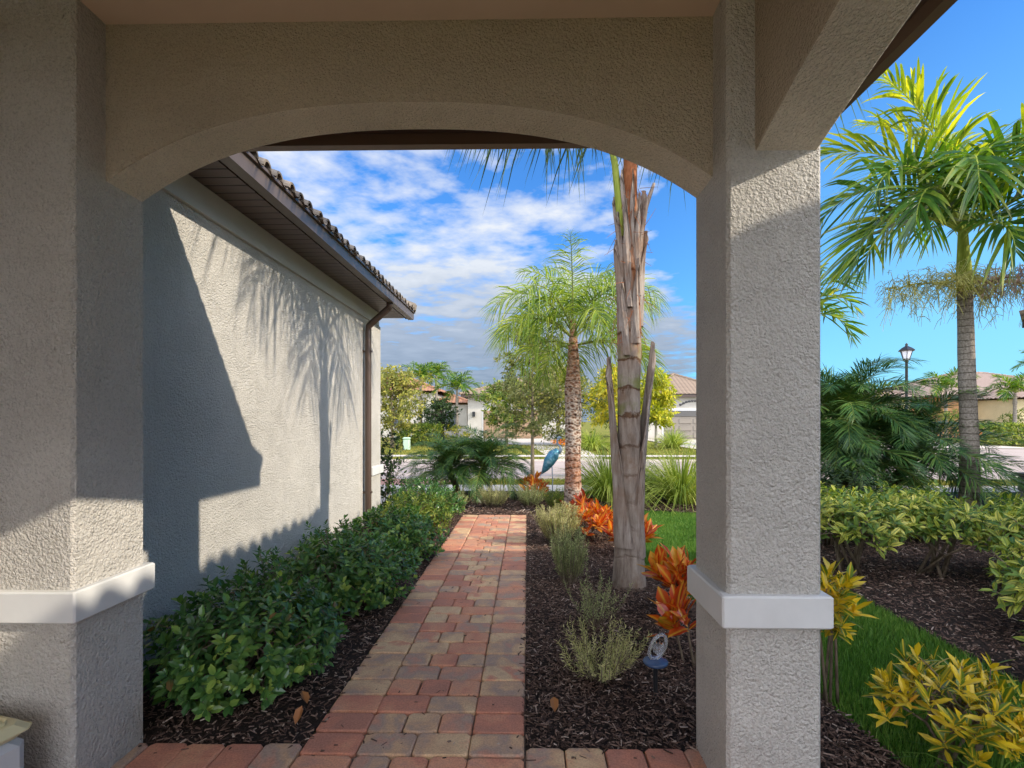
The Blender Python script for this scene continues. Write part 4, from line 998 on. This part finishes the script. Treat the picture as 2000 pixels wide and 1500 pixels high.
# heron sculpture
hs=thing('heron_statue','blue metal heron garden sculpture standing near the palm trunk','statue',(.44,9.0,0))
def m_heron():
    t=NT('painted_heron_metal'); o=t.coord(); n=t.noise(14,4,.6,o); c=t.ramp(n,[(.35,(.03,.13,.24)),(.55,(.10,.32,.46)),(.7,(.35,.55,.66))])
    return t.done(t.pbr(c,.35,.5,t.bump(n,.3,.01),.3))
HM=m_heron(); HG_=m_paint('heron_grey',(.30,.36,.46),.4,.5,.2); HB=m_paint('heron_yellow',(.5,.42,.12),.5,.3)
g=MB()
ax=np.array([(-.19,0,.47),(-.13,0,.55),(-.06,0,.68),(.02,0,.80),(.09,0,.85),(.13,0,.83)]); g.tube(ax,[.012,.055,.10,.105,.075,.03],14); g.build('body',HM,hs,smooth=True,local=True)
for s_ in (-1,1):
    g=MB(); f=MB()
    P=[];D=[];N=[];Ls=[]
    for i in range(14):
        u=i/13; P.append((.09-.16*u,s_*.085*(1-.3*u),.86-.16*u)); D.append((-.62,s_*-.05,-.75)); N.append((0,s_,.25)); Ls.append(.16+.06*math.sin(u*3))
    leaves(f,np.array(P),np.array(D),np.array(N,float),np.array(Ls),.055,.3,.1,rich=True); f.build('wing',HM,hs,local=True)
    g.tube([(-.01,s_*.035,.70),(.0,s_*.035,.42),(.005,s_*.035,.36),(-.005,s_*.035,.0)],[.012,.007,.009,.006],6)
    g.tube([(-.005,s_*.035,.005),(.07,s_*.035+.01,.002)],[.006,.003],5); g.build('leg',HG_,hs,smooth=True,local=True)
f=MB(); leaves(f,np.array([(-.15,y_,.54) for y_ in (-.03,-.01,.01,.03)]),np.array([(-.5,y_,-.9) for y_ in (-.2,-.1,.1,.2)]),np.array([(-.8,0,.4)]*4),.17,.05,.2,.05,rich=True); f.build('tail',HM,hs,local=True)
g=MB(); g.tube([(.11,0,.84),(.15,0,.89),(.14,0,.95),(.09,0,1.0),(.085,0,1.06),(.12,0,1.10)],[.04,.026,.02,.018,.018,.02],10); g.tube([(.085,0,1.09),(.12,0,1.108),(.165,0,1.10)],[.018,.030,.014],10); g.build('neck',HG_,hs,smooth=True,local=True)
g=MB(); g.tube([(.16,0,1.10),(.29,0,1.075)],[.012,.002],6); g.build('beak',HB,hs,smooth=True,local=True)

# solar stake light with clear loop
sl=thing('solar_light','blue topped solar stake light with a clear oval ornament','garden light',(.655,2.63,0))
g=MB(); g.lathe([(.004,-.05),(.010,0),(.012,.10),(.013,.14),(.02,.15)],n=10); g.build('stake',BLACKM,sl,smooth=True,local=True)
BLUE=m_paint('solar_blue',(.05,.085,.17),.25,.6,.1)
g=MB(); g.lathe([(.022,.15),(.058,.158),(.064,.166),(.064,.174),(.056,.178),(.03,.182)],n=24); g.build('solar_disc',BLUE,sl,smooth=True,local=True)
def m_glass(): 
    t=NT('clear_acrylic'); p=t.n('ShaderNodeBsdfPrincipled'); p.inputs['Base Color'].default_value=(.93,.95,.98,1); p.inputs['Roughness'].default_value=.08; p.inputs['Transmission Weight'].default_value=.85; p.inputs['IOR'].default_value=1.4
    return t.done(p.outputs[0])
GL=m_glass()
q=np.linspace(0,2*np.pi,26); g=MB(); g.tube([(.012+.038*math.cos(a)+.02*math.sin(a),.0,.245+.062*math.sin(a)) for a in q],.009,8,cap=False)
g.build('oval_loop',GL,sl,smooth=True,local=True)
g=MB(); 
P=np.array([(.01,0,.20)]*4); leaves(g,P,np.array([(.5,.1,1),(-.4,.1,1),(.15,-.1,1.),(-.1,0,1)]),np.array([(0,-1,.2)]*4,float),.075,.03,.3,.05,rich=True); g.build('flower_ornament',GL,sl,local=True)

# a few dropped leaves and stones
for i,(x,y,lab) in enumerate(((-1.07,2.47,'curled red brown fallen leaf on the mulch near the hedge'),(-1.05,2.30,'small brown fallen leaf at the corner where bed meets pavers'),(.13,2.42,'small red fallen leaf on mulch beside the walkway'))):
    g=MB(); leaves(g,np.array([(x,y,.025)]),np.array([(rng.normal(),rng.normal(),.2)]),np.array([(0,.3,1.)]),.075,.045,.7,-.3,rich=True)
    o=g.build('fallen_leaf',L_DEAD); tag(o,lab,'leaf')

# ================================================================== ACROSS THE STREET
def palm_far(label,loc,h,ln,nf,lm=L_PALM,tr=.11,grp='palms across the street'):
    t=thing('palm_tree',label,'palm',loc,0,grp)
    g=MB(); ring_trunk(g,[(-.1,tr*1.3),(.3,tr),(h*.75,tr*.85),(h*.8,tr*1.05),(h,tr*.5)],n=10); g.build('trunk',B_PALMGREY,t,smooth=True,local=True)
    f=MB()
    for i in range(nf):
        u=i/nf; az=i*2.399; m=frond(az,1.4-1.15*u,ln*rng.uniform(.85,1.1),1.2+.7*u,26,ln*.30,.06,(0,0,h),plume=.35,ldroop=.3,r0=.02,ang=(62,28))
        for (arr,mi) in m.f: f.f.append((arr+f.n,mi))
        f.v+=m.v; f.a+=m.a; f.n+=m.n
    f.build('crown',[lm,B_RACHIS],t,local=True); return t
palm_far('tall thin palm left of the white garage across the street',(-7.1,34,0),4.2,1.7,14)
palm_far('palm tucked just behind the tall thin one on the left',(-6.6,37,0),4.7,1.6,13)
palm_far('broad palm nearest the white garage wall across street',(-4.75,34.5,0),3.5,1.9,15)
palm_far('bright palm beside the lamp post on the right',(28.6,35.5,0),3.6,2.0,14)
palm_far('palm in front of the yellow house at right edge',(29.5,31.5,0),3.1,1.9,14)
palm_far('palm cut off by the right edge of the view',(34.8,35,0),5.0,2.0,13)

palm_far('palm mostly hidden behind the porch pillar with frond tips showing',(5.95,12.0,-.03),3.75,1.9,15,tr=.12,grp=None)

GD_T=m_paint('garage_door_tan',(.22,.19,.155),.6,.3,.05); GD_B=m_paint('garage_door_brown',(.30,.20,.12),.6,.3,.06)
IRON=m_paint('wrought_iron',(.05,.05,.06),.5,.4); GLASSD=m_paint('dark_window_glass',(.04,.05,.065),.12,.6,.1)
def garage_door(par,x0,x1,y,h,mat,cols,rows=4):
    g=MB(); g.box(x0-.12,x1+.12,y-.02,y+.3,0,h+.15); fr=g.build('door_frame',TRIM if mat is GD_T else FRIEZE,par)
    g=MB(); g.box(x0,x1,y-.05,y-.025,-.02,h)
    cw=(x1-x0)/cols; rh=h/rows
    for c in range(cols):
        for r_ in range(rows): g.bbox(x0+c*cw+.08,x0+(c+1)*cw-.08,y-.085,y-.04,r_*rh+.08,(r_+1)*rh-.08,.02)
    g.build('garage_door',mat,par)
# house with brown garage door (left of centre)
h1=thing('garage_house','white house with brown garage door and tan tiled roof behind oak','house',(-1,42,0))
g=MB(); g.box(-4.9,4.2,42,54,-.1,3.35); part('wall',g,STUCCO_FAR,h1)
g=MB(); hip_roof(g,-5.5,4.8,41.3,54.6,3.55,.33,.32,.05); part('roof',g,FTILE_TAN,h1)
g=MB(); g.box(-5.4,4.7,41.4,54,3.35,3.54); part('fascia',g,BROWN,h1)
garage_door(h1,-3.6,1.2,42,2.25,GD_B,6)
g=MB(); g.box(-4.5,-4.28,41.75,41.98,1.75,2.15); part('wall_lantern',g,BLACKM,h1)
# house with tan garage door
h2=thing('garage_house','white house with tan panelled garage door left of porch pillar','house',(12,40,0))
g=MB(); g.box(9.0,15.6,40,50,-.1,3.25); part('wall',g,STUCCO_FAR,h2)
g=MB(); hip_roof(g,8.4,16.2,39.4,50.6,3.45,.47,.32,.05); part('roof',g,FTILE_TAN,h2)
g=MB(); g.box(8.5,16.1,39.5,50,3.25,3.44); part('fascia',g,BROWN,h2)
garage_door(h2,10.6,15.0,40,2.2,GD_T,4)
g=MB(); g.box(10.6,15.0,39.90,39.94,1.75,2.2); part('door_top_shade',g,m_paint('door_shade_paint',(.10,.095,.09),.6,.3),h2)  # shade across the door top, painted as a dark strip
g=MB()
for s_ in (-1,1):
    for q in range(5):
        a=np.linspace(0,4.4,14); cx=12.9+s_*(.12+q*.22); cz=2.78-.05*q*q*.35+.12
        g.tube([(cx+s_*.10*(1-k_/6)*math.cos(k_),39.93,cz+.10*(1-k_/6)*math.sin(k_)) for k_ in a],.028,5)
    g.tube([(12.9,39.93,2.96),(12.9+s_*.6,39.93,2.84),(12.9+s_*1.1,39.93,2.56)],.03,5)
part('iron_scroll',g,IRON,h2)
# orange roofed house far left
h3=thing('orange_roof_house','cream house with orange tiled roof behind the left palms','house',(-11,46,0))
g=MB(); g.box(-17,-8.4,46,58,-.1,3.9); part('wall',g,STUCCO_FAR,h3)
g=MB(); hip_roof(g,-17.6,-7.8,45.3,58,4.05,.40,.32,.05); part('roof',g,FTILE_ORANGE,h3)
g=MB(); g.box(-8.4,-5.6,47.5,56,-.1,2.9); part('side_wing',g,STUCCO_FAR,h3)
g=MB(); hip_roof(g,-9,-5.2,47,56.5,3.05,.4,.32,.05); part('roof',g,FTILE_ORANGE,h3)
g=MB(); g.box(-7.6,-6.6,47.42,47.49,.5,2.3); part('window',g,GLASSD,h3)
g=MB(); g.box(-12.5,-11.2,45.92,45.99,1.0,2.6); part('window',g,GLASSD,h3)
# houses at right
h4=thing('tan_house','cream house with brown tiled roof behind the lamp post','house',(28,42,0))
g=MB(); g.box(24,31.0,42,52,-.1,3.2); part('wall',g,STUCCO_CREAM,h4)
g=MB(); hip_roof(g,23.3,31.6,41.3,52.6,3.3,.3,.35,.05); part('roof',g,FTILE_GREY,h4)
g=MB(); g.box(31.0,34.2,44.5,52,-.1,3.0); part('entry_wall',g,STUCCO_RUST,h4)
g=MB(); g.box(23.4,31.5,41.4,52.5,3.18,3.3); part('fascia',g,BROWN,h4)
h5=thing('yellow_house','yellow stucco house with grey brown tile roof at right edge','house',(37,40,0))
g=MB(); g.box(33.4,48,42,54,-.1,3.3); part('wall',g,STUCCO_RUST,h5)
g=MB(); hip_roof(g,32.6,49,41.2,55,3.45,.34,.35,.05); part('roof',g,FTILE_GREY,h5)
g=MB(); g.box(36.2,41,38.6,42,-.1,3.0); part('front_wing',g,STUCCO_CREAM,h5)
g=MB(); hip_roof(g,35.7,41.6,38.0,43.0,3.1,.34,.35,.05); part('roof',g,FTILE_GREY,h5)
g=MB(); g.box(38.9,40.2,38.5,38.59,.7,2.1); wf=part('window',g,TRIM,h5)
g=MB(); g.box(39.0,40.1,38.46,38.49,.8,2.0); part('pane',g,m_paint('shutter_brown',(.20,.08,.05),.5,.3),wf)
g=MB(); g.box(37.55,37.75,38.4,38.59,1.75,2.15); part('wall_lantern',g,BLACKM,h5)
g=MB(); g.box(32.8,48.8,41.4,54,3.3,3.44); part('fascia',g,BROWN,h5)

# far shrubs, hedges and trees
def far_shrub(name,label,loc,r,zc,lm,n=120,L=.16,W=.08,k=6,cat='shrub',grp=None,rect=False):
    return make_shrub(name,label,cat,loc,lm,r=r,zc=zc,n=n,k=k,L=L,W=W,stems=3,zmin=-.6,inner=.3,group=grp,base_r=.1,stem_r=.02)
FH='clipped hedges across the street'
def hedge(label,x0,x1,y0,y1,h,lm,n):
    t=thing('clipped_hedge',label,'hedge',((x0+x1)/2,(y0+y1)/2,0),0,FH); f=MB()
    P=rng.uniform((x0,y0,.05),(x1,y1,h),(n,3)); fc=rng.integers(0,3,n)
    P[fc==0,2]=h+rng.normal(0,.05,(fc==0).sum()); P[fc==1,1]=y0+rng.normal(0,.05,(fc==1).sum())
    A=np.where((fc==0)[:,None],UP,np.where((fc==1)[:,None],np.array([0,-1,.4]),rng.normal(0,1,(n,3))))+rng.normal(0,.4,(n,3))
    P-=np.array([(x0+x1)/2,(y0+y1)/2,0]); whorls(f,P,A,6,.14,.075,(30,85),back=.05); f.build('foliage',lm,t,local=True)
    s=MB(); 
    for i in range(int((x1-x0)/.8)+1): s.tube([(x0-(x0+x1)/2+i*.8,0,-.1),(x0-(x0+x1)/2+i*.8+.05,0,h*.7)],[.03,.02],5)
    s.build('stems',B_STEM,t,local=True)
hedge('clipped green hedge behind the pale utility box',-7.6,-5.0,29.5,30.6,1.1,L_FAR,650)
hedge('long clipped hedge under the yellow house at right edge',26.3,36,30.2,31.4,1.15,L_FAR,1500)
far_shrub('yellow_shrub','yellow green rounded shrub before the white garage wall',(-4.2,30.5,0),(1.1,.7,.6),.5,L_YELLOW,90,.14,.07)
far_shrub('flowering_shrub','orange flowered shrub at the left end of right hedge',(25.6,30.0,0),(.45,.45,.35),.75,L_CROTON_O,50,.14,.06)
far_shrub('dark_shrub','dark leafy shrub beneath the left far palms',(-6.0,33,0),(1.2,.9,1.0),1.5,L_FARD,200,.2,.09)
make_tree('olive_tree','olive brown leafy tree at left beside the wall corner',(-7.3,27.5,0),L_FAROLIVE,B_OAK,.8,4.2,1.9,24,800,.17,.08,.09)
make_tree('dark_tree','small dark tree with black trunk behind the utility box',(-5.15,30.8,0),L_FARD,m_bark('dark_bark',(.02,.015,.012),(.06,.045,.035)),1.0,2.9,1.0,14,220,.16,.08,.16)
make_tree('yellow_tree','bright yellow drooping tree seen between the palm trunks',(4.3,26,0),L_YELLOW,m_bark('pale_bark',(.30,.26,.2),(.5,.45,.38),(10,10,3),.4),1.4,4.4,1.3,26,620,.22,.09,.07,droopb=.55,cat='tree')
make_tree('yellow_tree','yellow green drooping tree behind the peeling palm trunk',(7.0,28,0),m_leaf('lime_tree_leaf',[(.1,(.16,.2,.02)),(.5,(.40,.42,.03)),(.9,(.7,.6,.05))],.4,.45,clump=1.2),m_bark('pale_bark',(.30,.26,.2),(.5,.45,.38),(10,10,3),.4),1.2,4.3,1.15,22,520,.24,.10,.07,droopb=.55)
make_tree('leafy_tree','green tree filling the gap behind the young oak',(1.9,31,0),L_FAROLIVE,B_OAK,1.0,4.6,2.1,26,900,.18,.09,.1)
make_tree('leafy_tree','sparse brown leafed tree beside the lamp post base',(18.0,27.5,0),L_FAROLIVE,B_OAK,1.0,3.6,1.5,18,200,.12,.05,.08)
make_tree('leafy_tree','green tree behind the broad fronds left of lamp post',(15.5,30,0),L_FAR,B_OAK,1.0,3.4,1.7,18,330,.18,.09,.08)
for (x,y,rr,zc,lab,lm) in ((3.2,25.5,.8,.5,'bright green grassy shrub under the yellow tree',L_FAR),(5.0,26,1.0,.55,'second green grassy shrub under the yellow tree by trunk',L_FAR),(7.6,27.0,.9,.6,'green grassy clump beside the tan garage driveway',L_FAR)):
    grass_clump('grassy_shrub',lab,(x,y,-.05),rr,1.35,420,L_ORN,'grassy clumps across the street',w=.03)
far_shrub('dark_shrub','dark shrub with orange blooms beyond the heron statue',(2.2,30,0),(.9,.6,.55),.5,L_FARD,110,.14,.07)
far_shrub('flowering_shrub','low orange flower patch below the dark shrub near heron',(1.9,28.8,0),(.5,.3,.18),.2,L_CROTON_O,40,.12,.05)
for (x,y,r_,lab) in ((26.5,32.5,1.3,'feathery green shrub left of the ringed palm trunk'),(31.0,32.6,1.2,'feathery green shrub right of the ringed palm trunk'),(22.5,32,1.3,'feathery green shrub under the lamp post')):
    far_shrub('green_shrub',lab,(x,y,0),(r_,.9,.9),1.1,L_FAR,170,.24,.06)
make_tree('leafy_tree','round green tree before the garage wall left of the oak',(-1.2,29.5,0),L_FAR,B_OAK,.9,3.6,1.6,22,620,.18,.09,.09)
make_tree('leafy_tree','green tree standing between the yellow trees and garage',(5.6,31,0),L_FAR,B_OAK,.8,3.8,1.9,22,700,.18,.09,.09)
# utility pedestal
ub=thing('utility_box','pale green utility pedestal on the grass across the street','utility box',(-6.1,25.8,-.09))
UG=m_paint('pale_green_plastic',(.38,.50,.36),.5,.3,.06)
g=MB(); g.bbox(-.16,.16,-.16,.16,0,.56,.04); g.build('box_body',UG,ub,local=True); g=MB(); g.bbox(-.185,.185,-.185,.185,.55,.66,.045); g.build('box_cap',UG,ub,local=True)
# street lamp
lp=thing('street_lamp','black lantern street lamp on a slim post above the roofs','street lamp',(17.25,23.6,-.09))
g=MB(); g.lathe([(.16,0),(.16,.12),(.10,.18),(.085,.9),(.06,1.0),(.055,4.15),(.09,4.2),(.05,4.26)],n=14); g.build('post',BLACKM,lp,smooth=True,local=True)
g=MB()
for a in range(6):
    q=a*math.pi/3; g.tube([(.13*math.cos(q),.13*math.sin(q),4.28),(.25*math.cos(q),.25*math.sin(q),4.68)],.018,4)
g.lathe([(.15,4.25),(.15,4.29)],n=6); g.build('lantern_frame',BLACKM,lp,local=True)
FROST=m_paint('frosted_glass',(.75,.76,.80),.3,.5,.03)
g=MB(); g.lathe([(.12,4.285),(.235,4.67)],n=6); g.build('lantern_glass',FROST,lp,local=True)
g=MB(); g.lathe([(.33,4.66),(.34,4.70),(.22,4.80),(.08,4.88),(.05,4.92),(.065,4.96),(.02,5.03)],n=6); g.build('lantern_roof',BLACKM,lp,local=True)
